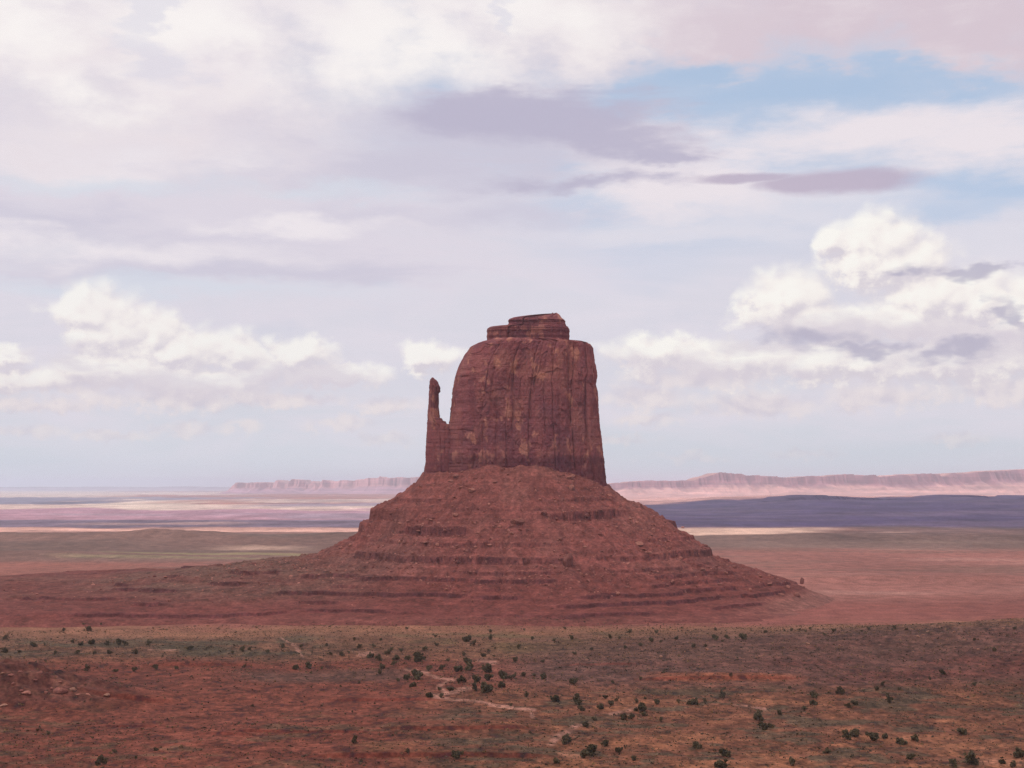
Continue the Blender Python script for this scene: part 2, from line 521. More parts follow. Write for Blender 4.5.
def scarp(x, y, px0, px1, py, h, wob=4.0, s=0, curve=0.0):
    x0, y0 = at(px0, py); x1, y1 = at(px1, py)
    yc = 0.5 * (y0 + y1) + wob * fbm(x / 25.0, x * 0, 3, s) + curve * (x - x0)
    win = ss(x0 - 12, x0 + 14, x) * ss(x1 + 12, x1 - 14, x)
    return h * win * ss(-1.2, 1.2, y - yc) * ss(yc + 55, yc + 8, y), win * np.exp(-((y - yc) / 2.0) ** 2)


SCARPS = [(318, 545, 757, 1.7, 3), (230, 360, 733, 1.0, 4), (385, 530, 731, 1.5, 5), (330, 440, 701, 1.2, 6), (80, 165, 703, 2.2, 7), (150, 248, 664, 1.5, 8),
          (452, 500, 688, 1.3, 9), (0, 12, 712, 2.0, 10), (560, 640, 668, 0.8, 11), (100, 160, 726, 0.8, 12), (200, 260, 735, 0.8, 13), (640, 800, 683, 1.6, 14)]


def ground_h(x, y):
    x = np.asarray(x, float); y = np.asarray(y, float)
    d = np.hypot(x, y)
    k = ss(300, 700, d)
    h = 2.0 * fbm(x / 160, y / 110, 5, 1) + 0.5 * fbm(x / 22, y / 16, 3, 9)
    h = h * ss(60000, 6000, d) + 5.0 * fbm(x / 900, y / 700, 4, 20) * ss(1800, 3500, d)
    # the long slope on the right and the stony knoll on the left
    h = h + 25.0 * np.exp(-((x - 560) / 310.0) ** 2 - ((y - 1140) / np.where(y > 1140, 110.0, 260.0)) ** 2) * (1 + 0.12 * fbm(x / 60, y / 60, 4, 31))
    kn = np.exp(-(np.abs(x + 325) / 72.0) ** 2.2 - ((y - 862) / 42.0) ** 2)
    h = h + kn * (22.0 + 7.0 * fbm(x / 14, y / 12, 4, 33))
    # low swells beyond the butte
    for px, d0, w, l, a in ((165, 3300, 140, 200, 14), (60, 3250, 330, 180, 12), (270, 3300, 380, 200, 12), (380, 3300, 160, 200, 16), (-60, 3400, 400, 200, 14), (60, 3000, 260, 160, 8), (20, 2550, 240, 130, 12), (930, 1950, 330, 60, 6), (870, 3600, 700, 200, 8)):
        cx = (px - 512) / FPX * d0
        h = h + a * np.exp(-((x - cx) / w) ** 2 - ((y - d0) / l) ** 2) * (1 + 0.25 * fbm(x / 90, y / 120, 3, 40))
    h = h + 62 * ss(700, 2100, x + 400 * fbm(x / 900, y / 900, 3, 50)) * ss(4800, 8600, y) * ss(15000, 11000, y) * (0.86 + 0.3 * fbm(x / 420, y / 900, 4, 51))
    for px0, px1, py, a, s_ in SCARPS:
        sm = (y > 600) & (y < 1500)
        if sm.any():
            hh, _ = scarp(x, y, px0, px1, py, a, 4.0, s_)
            h = h + np.where(sm, hh, 0)
    # the rim the viewer stands on, behind and below the camera
    rim = 125.3 * ss(150, 7, y + 9 * fbm(x / 40, y * 0, 3, 60))
    rim = np.where(y < 7, 125.3, rim)
    rim = np.minimum(rim, np.where(y > 7, 125.3 - (y - 7) * 0.42, 125.3)).clip(0)
    return np.where(y < 250, h * ss(0, 250, y) + rim, h)


def near_line(px, py, pts, sy=2.2):
    """distance in picture units from a polyline; rows count more because the plain is seen at a low angle"""
    best = np.full(px.shape, 1e9)
    for (x0, y0), (x1, y1) in zip(pts[:-1], pts[1:]):
        ax, ay = x0, y0 * sy; bx, by = x1, y1 * sy
        L = (bx - ax) ** 2 + (by - ay) ** 2
        t = np.clip(((px - ax) * (bx - ax) + (py * sy - ay) * (by - ay)) / L, 0, 1)
        best = np.minimum(best, np.hypot(px - ax - t * (bx - ax), py * sy - ay - t * (by - ay)))
    return best


def ground_col(x, y):
    d = np.hypot(x, y)
    px, py = to_px(np.asarray(x, float), np.maximum(np.asarray(y, float), 60.0))
    # everything is nudged by noise that lives on the plain itself
    wx = 14 * fbm(x / 60, y / 45, 4, 70); wy = 4.0 * fbm(x / 70, y / 50, 4, 71) * ss(560, 640, py)
    fx = 70 * fbm(x / 500, y / 900, 4, 72); fy = 1.5 * fbm(x / 500, y / 1500, 5, 73) + 0.8 * fbm(x / 160, y / 300, 3, 69)
    n1 = fbm(x / 30, y / 22, 4, 74); n2 = fbm(x / 9, y / 6, 3, 75); n3 = fbm(x / 140, y / 60, 4, 76)
    X_, Y_ = px + wx, py + wy + 11.0 * fbm(x / 170, y / 150, 5, 84, 0.6) * ss(690, 640, py)
    col = np.empty(px.shape + (3,)); col[:] = (0.235, 0.085, 0.062)

    def put(c, m):
        m = np.clip(m, 0, 1)[..., None]
        col[:] = col * (1 - m) + np.array(c) * m

    def box(x0, x1, y0, y1, sx=25.0, sy=3.0, XX=X_, YY=Y_):
        return ss(x0 - sx, x0 + sx, XX) * ss(x1 + sx, x1 - sx, XX) * ss(y0 - sy, y0 + sy, YY) * ss(y1 + sy, y1 - sy, YY)

    # --- near plain
    put((0.205, 0.105, 0.066), box(-400, 1500, 628, 662, 30, 4) * 0.85)
    put((0.27, 0.125, 0.075), box(-400, 1500, 626, 636, 30, 4) * (0.3 + 0.7 * ss(-0.2, 0.4, n3)))
    put((0.115, 0.085, 0.055), box(-400, 330, 638, 654, 40, 4) * ss(-0.3, 0.25, n1 + 0.3 * n3))
    put((0.13, 0.095, 0.05), box(380, 620, 634, 648, 60, 4) * ss(-0.1, 0.4, n1) * 0.7)
    put((0.17, 0.125, 0.055), box(500, 610, 648, 655, 25, 2.5) * 0.8)
    put((0.225, 0.07, 0.046), box(-400, 440, 658, 900, 40, 5) * 0.95)
    put((0.25, 0.1, 0.06), box(-400, 400, 655, 668, 40, 4) * 0.6 * ss(-0.3, 0.3, n3))
    put((0.15, 0.082, 0.064), box(240, 410, 671, 681, 30, 3) * 0.8)
    put((0.155, 0.078, 0.064), box(520, 1500, 646, 694, 30, 6) * (0.72 + 0.28 * ss(-0.4, 0.4, n3)))
    put((0.21, 0.066, 0.05), box(760, 1500, 655, 700, 60, 9) * 0.7 * ss(-0.25, 0.35, n3 + 0.3 * n1))
    put((0.30, 0.105, 0.06), box(640, 800, 678, 686, 22, 2.4) * ss(-0.25, 0.2, n1 + 0.2))
    put((0.21, 0.085, 0.052), box(430, 1500, 690, 900, 50, 7))
    put((0.34, 0.145, 0.08), box(430, 1500, 695, 900, 50, 8) * 0.8 * ss(-0.02, 0.42, n1 + 0.4 * n3 + 0.0032 * (py - 735)))
    put((0.13, 0.085, 0.055), box(430, 1500, 690, 900, 50, 8) * ss(0.05, 0.4, -n1 + 0.5 * n2))
    put((0.15, 0.09, 0.055), box(-400, 430, 712, 900, 50, 10) * ss(0.1, 0.5, n1 + 0.5 * n2) * 0.75)
    put((0.30, 0.12, 0.068), box(330, 560, 738, 756, 40, 6) * ss(-0.1, 0.35, n1 + 0.4 * n2) * 0.8)
    put((0.15, 0.05, 0.036), ss(0.25, 0.6, fbm(x / 60, y / 9, 4, 78)) * ss(655, 680, py) * ss(520, 430, px) * 0.5)
    # stony knoll
    kn = np.exp(-(np.abs(x + 325) / 78.0) ** 2.2 - ((y - 856) / 48.0) ** 2)
    put((0.16, 0.058, 0.045), ss(0.12, 0.4, kn)); put((0.25, 0.11, 0.08), ss(0.12, 0.4, kn) * ss(0.1, 0.5, n2 + n1 * 0.5) * 0.8)
    # bare sand of the wash and the track
    for pts, w in (([(424, 674), (434, 679), (452, 682)], 5), ([(446, 682), (440, 688), (448, 694)], 3), ([(472, 689), (456, 692), (446, 694), (432, 699)], 6),
                   ([(432, 699), (454, 701), (477, 702), (493, 707), (512, 710), (532, 712)], 5), ([(482, 661), (492, 664)], 8), ([(406, 671), (414, 672)], 5),
                   ([(530, 714), (533, 720)], 3), ([(579, 726), (571, 732), (558, 738), (551, 744)], 6), ([(360, 655), (374, 653)], 5), ([(280, 638), (294, 645), (304, 657)], 1.8),
                   ([(562, 753), (582, 757)], 9), ([(612, 714), (640, 709)], 4), ([(735, 706), (765, 710)], 3), ([(150, 650), (180, 649)], 2), ([(985, 762), (1024, 764)], 12)):
        q = near_line(px + 0.25 * wx, py + 0.4 * wy, pts)
        put((0.50, 0.26, 0.20) if w < 9 else (0.50, 0.235, 0.15), ss(w * 1.0, w * 0.3, q + 1.8 * n2 + 1.4 * n1) * 0.72)
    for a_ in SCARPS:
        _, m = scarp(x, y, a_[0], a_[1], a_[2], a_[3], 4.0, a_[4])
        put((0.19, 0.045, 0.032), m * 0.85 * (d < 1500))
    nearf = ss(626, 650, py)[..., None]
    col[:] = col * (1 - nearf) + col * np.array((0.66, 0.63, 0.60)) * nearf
    # grain of soil, pebbles and low tufts
    g1 = fbm(x / 2.6, y / 3.4, 2, 77); g3 = fbm(x / 6.5, y / 9, 2, 79)
    col[:] = col * (1 + nearf * (0.62 * g1 + 0.5 * g3)[..., None]).clip(0.3, 2.0)
    # --- around and beyond the butte
    put((0.225, 0.078, 0.062), ss(633, 618, Y_ + 3.0 * n1 + 2.0 * n2))
    put((0.28, 0.12, 0.095), ss(606, 592, py + wy) * (0.7 + 0.3 * ss(-0.3, 0.3, n3)))
    put((0.19, 0.062, 0.052), box(780, 1600, 587, 594, 40, 3) * 0.75)
    XX, YY = px + fx, py + fy
    st = fbm(x / 420, y / 90, 4, 80); st2 = fbm(x / 900, y / 300, 4, 81)
    put((0.285, 0.12, 0.095), ss(600, 590, YY))
    put((0.36, 0.18, 0.145), ss(604, 594, YY) * ss(0.15, 0.5, st) * 0.7)
    put((0.17, 0.10, 0.075), ss(604, 594, YY) * ss(0.15, 0.5, -st) * 0.55)
    B = lambda x0, x1, y0, y1, sx=30, sy=0.8: box(x0, x1, y0, y1, sx, sy, XX, YY)
    # right hand side
    put((0.168, 0.112, 0.09), B(600, 1700, 536, 549, 30, 2.0) * 0.85)
    put((0.20, 0.13, 0.10), B(860, 1700, 540, 553, 60, 2.5) * ss(0.0, 0.4, st) * 0.8)
    put((0.46, 0.30, 0.235), B(560, 846, 527.3, 537.2, 35, 0.7) * ss(-0.75, -0.35, st2))
    put((0.075, 0.054, 0.122), box(560, 1800, 505, 527, 40, 1.2, XX, YY))  # dark plateau: purple shale tone with cloud shade painted into it
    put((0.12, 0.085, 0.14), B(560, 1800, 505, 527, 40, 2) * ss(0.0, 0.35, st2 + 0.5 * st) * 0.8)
    put((0.15, 0.10, 0.09), B(860, 1700, 526, 537, 40, 1.6) * 0.8)
    put((0.50, 0.31, 0.25), B(895, 930, 531, 533, 10, 0.5) * 0.7)
    put((0.53, 0.29, 0.25), B(560, 1800, 485, 505, 40, 0.7))
    # left hand side: fields and sand, with sunlit and cloud-shaded bands painted in
    L = lambda y0, y1, sy=0.8, x0=-900, x1=440: B(x0, x1, y0, y1, 40, sy)
    put((0.30, 0.12, 0.09), L(562, 580, 2.0, -900, 170) * (0.6 + 0.4 * ss(-0.3, 0.3, st)))
    put((0.205, 0.118, 0.095), L(538, 563, 1.5))
    put((0.15, 0.10, 0.082), L(540, 553, 1.5, -900, 320) * ss(-0.35, 0.2, st2))
    put((0.27, 0.22, 0.115), L(554.4, 556.6, 0.5, -900, 420) * (0.5 + 0.5 * ss(-0.3, 0.3, st2)))
    put((0.25, 0.19, 0.115), L(559, 560.6, 0.6, 60, 420) * ss(-0.5, 0.1, st2))
    put((0.50, 0.33, 0.25), L(548, 551.5, 0.6, 235, 300) * 0.85)
    put((0.20, 0.112, 0.093), L(531, 541, 1.0))
    put((0.45, 0.27, 0.20), L(534, 539, 0.8, 285, 440) * 0.9)
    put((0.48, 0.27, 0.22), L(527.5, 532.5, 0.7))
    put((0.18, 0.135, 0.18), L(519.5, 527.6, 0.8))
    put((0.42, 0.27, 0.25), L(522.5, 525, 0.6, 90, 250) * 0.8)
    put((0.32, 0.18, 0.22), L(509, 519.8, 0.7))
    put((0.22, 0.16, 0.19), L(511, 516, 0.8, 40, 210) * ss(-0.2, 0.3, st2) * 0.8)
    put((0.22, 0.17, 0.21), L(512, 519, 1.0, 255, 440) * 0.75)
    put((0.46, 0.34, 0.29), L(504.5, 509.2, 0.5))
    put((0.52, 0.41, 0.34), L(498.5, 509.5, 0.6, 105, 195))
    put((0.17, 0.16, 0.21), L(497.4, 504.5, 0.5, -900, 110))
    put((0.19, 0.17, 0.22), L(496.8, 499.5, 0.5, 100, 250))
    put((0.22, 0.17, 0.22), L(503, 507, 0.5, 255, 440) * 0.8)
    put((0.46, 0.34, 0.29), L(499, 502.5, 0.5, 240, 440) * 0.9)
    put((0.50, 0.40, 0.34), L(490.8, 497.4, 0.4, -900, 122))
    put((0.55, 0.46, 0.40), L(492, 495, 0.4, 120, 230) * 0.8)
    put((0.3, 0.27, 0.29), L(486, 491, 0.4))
    farf = ss(560, 530, py)[..., None]
    g4 = fbm(x / 130, y / 420, 4, 82); g5 = fbm(x / 45, y / 120, 3, 83)
    col[:] = col * (1 + farf * (0.30 * g4 + 0.22 * g5 + 0.18 * st)[..., None]).clip(0.5, 1.6)
    return np.clip(col, 0.02, 0.8)


rows = [0, 3, 7, 12, 20, 35, 55, 80, 110, 150, 200, 260, 330, 400, 460, 500]
pyr = np.arange(500.0, 838.0, 0.62)
rr = list(EYE * FPX / (pyr[::-1] - 487.0))
rows += [r for r in rr if r > 505]
r = rows[-1]
while r < 62000:
    r *= 1.022; rows.append(r)
rows = np.array(rows)
tmp = [rows[0]]
for r in rows[1:]:                      # never let rows get further apart than two per cent
    while r > 500 and tmp[-1] > 480 and r / tmp[-1] > 1.02: tmp.append(tmp[-1] * 1.017)
    tmp.append(r)
rows = np.array(tmp)
az = np.concatenate([np.radians(np.linspace(-24, 24, 1180)), np.radians(np.linspace(24, 336, 120))[1:-1]])
rows_xy = rows.copy(); rows_xy[0] = 0.01
R_, T_ = np.meshgrid(rows_xy, az, indexing='ij')
gx, gy = R_ * np.sin(T_), R_ * np.cos(T_)
gz = ground_h(gx, gy)
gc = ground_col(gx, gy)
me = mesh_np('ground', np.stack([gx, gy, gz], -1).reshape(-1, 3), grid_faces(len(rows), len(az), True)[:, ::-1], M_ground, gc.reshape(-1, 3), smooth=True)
obj('ground', me, kind='structure')

# ------------------------------------------------------------------ the butte
BY = 1690.0                              # distance of the butte's middle
SC = BY / FPX


def wpx(px): return (px - 512.0) * SC * 1.0


def wz(py):
    r_ = ray(512, py)
    return EYE + r_[2] / r_[1] * BY


butte = obj('butte', None, label='tall red sandstone butte with thumb spire on a cone of talus', category='butte')
butte.location = (0, BY, 0)
OFF = np.array([0, -BY, 0])              # children keep coordinates relative to the empty

# --- talus, a height field with strata standing out as ledges
LP = [(0, 143), (8, 131), (16, 126), (39, 108), (53, 101.5), (54, 90), (61, 86), (64.5, 74), (80, 63), (107, 48), (123, 44), (176, 38), (243, 28), (306, 20), (360, 16.5), (422, 13), (520, 6), (640, -4)]
RP = [(0, 137), (20, 118.6), (45, 100.6), (78, 78), (92, 66), (105, 56), (113, 45), (135, 37), (168, 22), (188, 15), (206, 5), (232, -5)]
FP = [(0, 152), (40, 122), (80, 92), (117, 63), (128, 53), (155, 37), (185, 25), (215, 15), (245, 7), (285, 1), (330, -5)]
spc = 1.45
tx = np.arange(-880, 480, spc); ty = np.arange(1225, 2060, spc)
GX, GY = np.meshgrid(tx, ty)             # rows along y


def talus_h(x, y):
    ca, cb = (604 - 423) / 2 * SC - 1, 62.0
    cx = wpx(513.5)
    ux, uy = (x - cx), (y - BY)
    q = (np.abs(ux / ca) ** 3 + np.abs(uy / cb) ** 3) ** (1 / 3.0)
    sdist = np.hypot(ux, uy) * (1 - 1 / np.maximum(q, 1e-3))
    s_in = np.minimum(sdist, 0)
    s_ = np.maximum(sdist + 7 * fbm(x / 70, y / 70, 4, 100) * ss(0, 60, sdist), 0)
    nx = ux / np.maximum(np.hypot(ux, uy * 1.0), 1e-3)
    s_px = s_ / SC
    prof = lambda P: np.interp(s_px, [p[0] for p in P], [p[1] for p in P])
    hl, hr, hf = prof(LP), prof(RP), prof(FP)
    wl = ss(0.42, 0.93, -nx); wr = ss(0.45, 0.95, nx)
    h = hf * (1 - wl - wr) + hl * wl + hr * wr
    # long apron to the left, fading towards the viewer
    ap = 17.0 * ss(1290, 1420, y + 0.10 * x) * ss(40, -330, x) * ss(-1100, -500, x * 0.9) * ss(2050, 1750, y)
    h = np.maximum(h, ap * 1.15 - 3 + 2.5 * fbm(x / 90, y / 60, 4, 108))
    h = h - 0.06 * s_in - 16 * ss(1330, 1232, y + 18 * fbm(x / 80, y * 0, 3, 109)) - 14 * ss(-800, -875, x)
    g_ = np.exp(-s_ / 60.0)
    h = h + 6.0 * g_ * fbm(x / 28, y * 0, 3, 101)                # debris cones against the wall
    h = h - 7.0 * ss(25, 105, x - wpx(545)) * ss(60, 0, s_)      # lower on the right hand corner
    gul = 1 - np.abs(fbm(np.arctan2(uy, ux) * 9, s_ / 190, 3, 102))
    h = h - 5.5 * gul ** 4 * ss(5, 60, s_) * ss(0, 30, h) + 3.0 * fbm(np.arctan2(uy, ux) * 5, s_ / 400, 3, 107) * ss(10, 60, s_) * ss(5, 30, h)
    h = h + 2.6 * fbm(x / 34, y / 34, 4, 103) * ss(-4, 25, h) + 1.3 * fbm(x / 8, y / 8, 3, 104) * ss(2, 25, h)
    f1, f2, cid = cells(x / 6.5, y / 6.5, 105)
    h = h + 2.0 * ss(0.5, 0.1, f1) * (cid > 0.7) * ss(18, 45, h)
    rock = np.zeros_like(h)
    wob = 5.0 * fbm(x / 150, y / 150, 4, 106)
    for k, (zc, w, st_, ph) in enumerate(((95, 7, 0.9, 0.24), (80, 7, 0.9, 0.22), (112, 4, 0.7, 0.32), (103, 3, 0.7, 0.25), (67, 3.5, 0.7, 0.2), (51.5, 4.6, 1.0, -0.16), (40, 3, 0.7, 0.14), (33, 2.6, 1.0, -0.10), (26, 2.6, 0.8, 0.08), (19.5, 2.4, 1.0, -0.02), (13, 2.3, 1.0, 0.0), (6.5, 2.2, 0.8, 0.12))):
        mask = ss(ph - 0.16, ph + 0.16, fbm(x / 95 + 31 * k, y / 95, 4, 120 + k) + (0.6 * ss(-120, -190, x) * ss(-60, 40, y - BY) if k < 2 else 0))
        t = (h + wob * (0.7 if zc > 30 else 0.55) + 0.8 * fbm(x / 9, y / 9, 3, 140 + k) - zc) / w
        inn = (np.abs(t) < 1)
        gst = np.clip(t / 0.09, -1, 1)
        gst = np.where(t > 0, np.maximum(gst - 0.0, t), np.minimum(gst, t))
        h = h + np.where(inn, (gst - t) * w * 0.82 * mask * st_, 0)
        rock = np.maximum(rock, mask * np.exp(-((t - 0.02) / (0.13 if zc > 45 else 0.2)) ** 2) * st_)
    return h, rock


TH, TR = talus_h(GX, GY)
GH = ground_h(GX, GY)
above = TH > GH - 0.6
TH = np.where(above, TH, GH - 1.6)
tn = fbm(GX / 45, GY / 45, 4, 150); tn2 = fbm(GX / 130, GY / 130, 4, 151)
tc = np.empty(GX.shape + (3,)); tc[:] = (0.238, 0.076, 0.063)


def tput(c_, m):
    m = np.clip(m, 0, 1)[..., None]; tc[:] = tc * (1 - m) + np.array(c_) * m


tput((0.29, 0.11, 0.088), ss(0.0, 0.6, tn) * 0.6)
tput((0.20, 0.085, 0.072), ss(0.05, 0.5, tn2) * 0.6)
tput((0.195, 0.058, 0.047), ss(42, 30, TH + 4 * tn) * 0.85)
tput((0.17, 0.092, 0.070), ss(70, 35, TH) * ss(8, 24, TH) * ss(wpx(470), wpx(300), GX + 60 * tn) * (0.45 + 0.45 * ss(-0.4, 0.3, tn)))   # thin sage on the left shoulder
tput((0.22, 0.075, 0.06), ss(7, 3, TH) * 0.7)
tput((0.285, 0.12, 0.095), ss(15, 4, TH) * ss(wpx(690), wpx(790), GX + 30 * tn) / 0.84)
tput((0.105, 0.034, 0.038), TR * 0.95)
tg = fbm(GX / 3.2, GY / 3.2, 2, 152) * 0.6 + fbm(GX / 8, GY / 8, 3, 153) * 0.5
tc *= 0.84 * (1 + 0.55 * tg[..., None]).clip(0.45, 1.7)
tf = grid_faces(len(ty), len(tx))
keep = above.reshape(-1)[tf].any(1)
tf = tf[keep]
used = np.unique(tf); remap = np.full(GX.size, -1); remap[used] = np.arange(len(used))
tv = np.stack([GX, GY, TH], -1).reshape(-1, 3)[used] + OFF
me = mesh_np('talus_slope', tv, remap[tf], M_talus, tc.reshape(-1, 3)[used], smooth=True)
obj('talus_slope', me, butte)


def top_h(x, y):
    """height of whatever ground is uppermost"""
    x = np.asarray(x, float); y = np.asarray(y, float)
    i = np.clip(((y - ty[0]) / spc), 0, len(ty) - 2); j = np.clip(((x - tx[0]) / spc), 0, len(tx) - 2)
    i0 = i.astype(int); j0 = j.astype(int); fi = i - i0; fj = j - j0
    z = (TH[i0, j0] * (1 - fj) + TH[i0, j0 + 1] * fj) * (1 - fi) + (TH[i0 + 1, j0] * (1 - fj) + TH[i0 + 1, j0 + 1] * fj) * fi
    inside = (x > tx[0]) & (x < tx[-1]) & (y > ty[0]) & (y < ty[-1])
    return np.maximum(ground_h(x, y), np.where(inside, z, -99))


# --- rock walls: an upright shell whose two edges follow the outline, faceted by cracks and slabs
def shell(name, prof, depth, cyo, nphi, nz, parent, cracks=(), amp=1.0, base_col=None, expo=3.2, seed=0, slab=1.0, bed=1.0, edge_calm=0.25, lit=None):
    ys = np.array([p[0] for p in prof], float)
    zt, zb = wz(ys[0]), wz(ys[-1])
    z = np.linspace(zb, zt, nz)
    yy = np.interp(z, [wz(v) for v in ys[::-1]], ys[::-1])
    Lx = wpx(np.interp(yy, ys, [p[1] for p in prof])); Rx = wpx(np.interp(yy, ys, [p[2] for p in prof]))
    # even spacing along the outline, finer on the near side
    ph = np.linspace(0, 2 * np.pi, 4000)
    cs = np.sign(np.cos(ph)) * np.abs(np.cos(ph)) ** (2 / expo); sn = np.sign(np.sin(ph)) * np.abs(np.sin(ph)) ** (2 / expo)
    hw0, hb0 = np.median(Rx - Lx) / 2, depth / 2
    px_, py_ = cs * hw0, -sn * hb0
    seg = np.hypot(np.diff(px_), np.diff(py_)) * np.where((py_[1:] < 0.75 * hb0), 1.0, 0.35)
    cum = np.concatenate([[0], np.cumsum(seg)])
    phs = np.interp(np.linspace(0, cum[-1], nphi, endpoint=False), cum, ph)
    cs = np.sign(np.cos(phs)) * np.abs(np.cos(phs)) ** (2 / expo); sn = np.sign(np.sin(phs)) * np.abs(np.sin(phs)) ** (2 / expo)
    nxn = np.sign(cs) * np.abs(cs) ** (expo - 1) / hw0; nyn = -np.sign(sn) * np.abs(sn) ** (expo - 1) / hb0
    ln = np.hypot(nxn, nyn); nxn, nyn = nxn / ln, nyn / ln
    mid = (Lx + Rx) / 2; hw = (Rx - Lx) / 2
    Z = np.repeat(z[:, None], nphi, 1)
    Xs = mid[:, None] + hw[:, None] * cs[None, :]
    dscale = 0.72 + 0.28 * (hw / hw0)
    Ys = BY + cyo - sn[None, :] * hb0 * np.minimum(dscale, 1.1)[:, None]
    u = np.repeat((cs * hw0)[None, :], nz, 0); v = np.repeat((-sn * hb0)[None, :], nz, 0)
    a = u + 0.9 * v + 400
    disp = 8.0 * fbm(a / 52, Z / 420, 2, seed) + 2.6 * fbm(a / 20, Z / 90, 3, seed + 3)
    rid = 1 - np.abs(fbm(a / 26 + 0.25 * fbm(a / 40, Z / 60, 2, seed + 6), Z / 240, 2, seed + 5)) * 3.0
    disp -= 2.8 * np.clip(rid, 0, 1) ** 3 * ss(-0.3, 0.3, fbm(a / 30, Z / 50, 2, seed + 7))
    qq = a / 27.0 + 0.34 * fbm(Z / 95, a / 70, 3, seed + 8); zq = np.zeros_like(qq)
    tier = np.floor(Z / 62.0 + 0.5 * fbm(a / 60, Z / 300, 2, seed + 13))
    fr = qq - np.floor(qq)
    disp += slab * (4.8 * (0.8 * _h(np.floor(qq), zq, zq, seed + 12) + 0.2 * _h(np.floor(qq), tier, zq, seed + 10) - 0.5) - 1.0 * np.exp(-(np.minimum(fr, 1 - fr) / 0.03) ** 2))
    q2 = a / 8.5 + 0.5 * fbm(Z / 40, a / 30, 4, seed + 14)
    tier2 = np.floor(Z / 24.0 + 0.8 * fbm(a / 22, Z / 100, 3, seed + 15))
    on = ss(0.02, 0.3, fbm(a / 34, Z / 46, 3, seed + 16))
    disp += slab * 2.0 * (_h(np.floor(q2), tier2, zq, seed + 11) - 0.5) * (0.15 + 0.85 * on)
    f1, f2, cid = cells(a / 5.0 + 0.4 * fbm(a / 9, Z / 9, 2, seed + 18), Z / 9.0 + 0.4 * fbm(a / 7, Z / 9, 2, seed + 19), seed + 20)
    disp += slab * (1.0 * (cid - 0.5) - 0.2 * ss(0.10, 0.0, f2 - f1)) * (0.35 + 0.65 * ss(-0.2, 0.4, fbm(a / 30, Z / 30, 2, seed + 21)))
    lay = np.floor(Z / 3.1 + 0.25 * fbm(a / 50, Z / 90, 2, seed + 30)); zz_ = np.zeros_like(lay)
    disp += bed * (1.5 * (_h(lay, zz_, zz_, seed + 31) - 0.5) + 0.5 * (_h(np.floor(Z / 1.3), zz_, zz_, seed + 32) - 0.5))
    disp += 0.9 * fbm(a / 3.0, Z / 4.0, 3, seed + 40)
    col_ = np.ones(Z.shape + (3,))
    for cpx, y0, y1, dep, wd in cracks:                       # marked clefts on the near face
        xc = wpx(cpx) + 1.6 * fbm(Z / 25, Z * 0, 3, int(cpx)) 
        m = np.exp(-((Xs - xc) / wd) ** 2) * ss(wz(y1), wz(y1) + 12, Z) * ss(wz(y0) + 4, wz(y0) - 8, Z) * (sn > 0)[None, :]
        disp -= 0.7 * dep * m
    disp *= amp
    disp *= (1 - edge_calm * np.abs(nxn)[None, :] ** 3)
    Xs = Xs + nxn[None, :] * disp; Ys = Ys + nyn[None, :] * disp
    if base_col is not None:
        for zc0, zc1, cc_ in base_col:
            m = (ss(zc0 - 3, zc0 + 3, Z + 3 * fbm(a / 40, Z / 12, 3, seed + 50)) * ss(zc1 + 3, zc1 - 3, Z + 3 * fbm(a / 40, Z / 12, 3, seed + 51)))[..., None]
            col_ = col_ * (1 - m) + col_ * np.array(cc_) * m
    V = np.stack([Xs, Ys, Z], -1)
    # close the top with shrinking rings
    rings = []
    c0 = V[-1].mean(0)
    for k, (f, up) in enumerate(((0.97, 0.8), (0.85, 1.6), (0.6, 2.0), (0.3, 2.2), (0.02, 2.3))):
        rg = c0 + (V[-1] - c0) * f; rg[:, 2] = zt + up * 0.6; rg[:, 2] += 1.2 * fbm(rg[:, 0] / 5, rg[:, 1] / 5, 2, 77); rings.append(rg)
    V = np.concatenate([V] + [rg[None] for rg in rings], 0)
    col_ = np.concatenate([col_] + [col_[-1:]] * len(rings), 0)
    F = grid_faces(V.shape[0], nphi, True)
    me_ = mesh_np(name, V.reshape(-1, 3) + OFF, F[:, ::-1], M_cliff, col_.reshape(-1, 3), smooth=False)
    return obj(name, me_, parent)


TOWER = [(342.6, 487, 571), (344, 481, 587), (345.5, 478, 593), (348, 472.5, 594.8), (355, 467.5, 595.6), (362, 463.6, 596.4), (370, 460, 597.6), (377, 457.6, 598.6), (385.5, 455.2, 597), (392, 453.6, 598.8),
         (401, 452, 599.6), (412, 450.2, 600), (422, 448.4, 600.6), (434, 446.6, 602.4), (455, 446, 603.8), (470, 445, 605), (478, 444, 606), (500, 442, 608)]
CR = [(570.5, 343, 480, 6.5, 4.5), (513, 365, 440, 3.5, 1.6), (507, 372, 405, 3.0, 2.2), (530, 392, 430, 2.6, 1.4), (544, 388, 440, 2.4, 1.3), (497, 400, 470, 3.2, 2.2), (474, 372, 470, 3.4, 3.0),
      (484, 420, 470, 2.4, 1.5), (462, 385, 470, 2.5, 2.0), (586, 385, 470, 2.8, 2.0), (552, 345, 400, 2.0, 1.6), (558, 400, 470, 2.2, 1.8), (576, 345, 384, 4.0, 5.0)]
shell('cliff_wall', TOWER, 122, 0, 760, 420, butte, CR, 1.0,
      [(wz(478), wz(457), (0.62, 0.58, 0.66)), (wz(356), wz(340), (1.02, 0.98, 0.98)), (wz(500), wz(478), (0.7, 0.66, 0.7)), (wz(380), wz(356), (1.08, 1.08, 1.04))], seed=200, bed=0.22, slab=1.15)
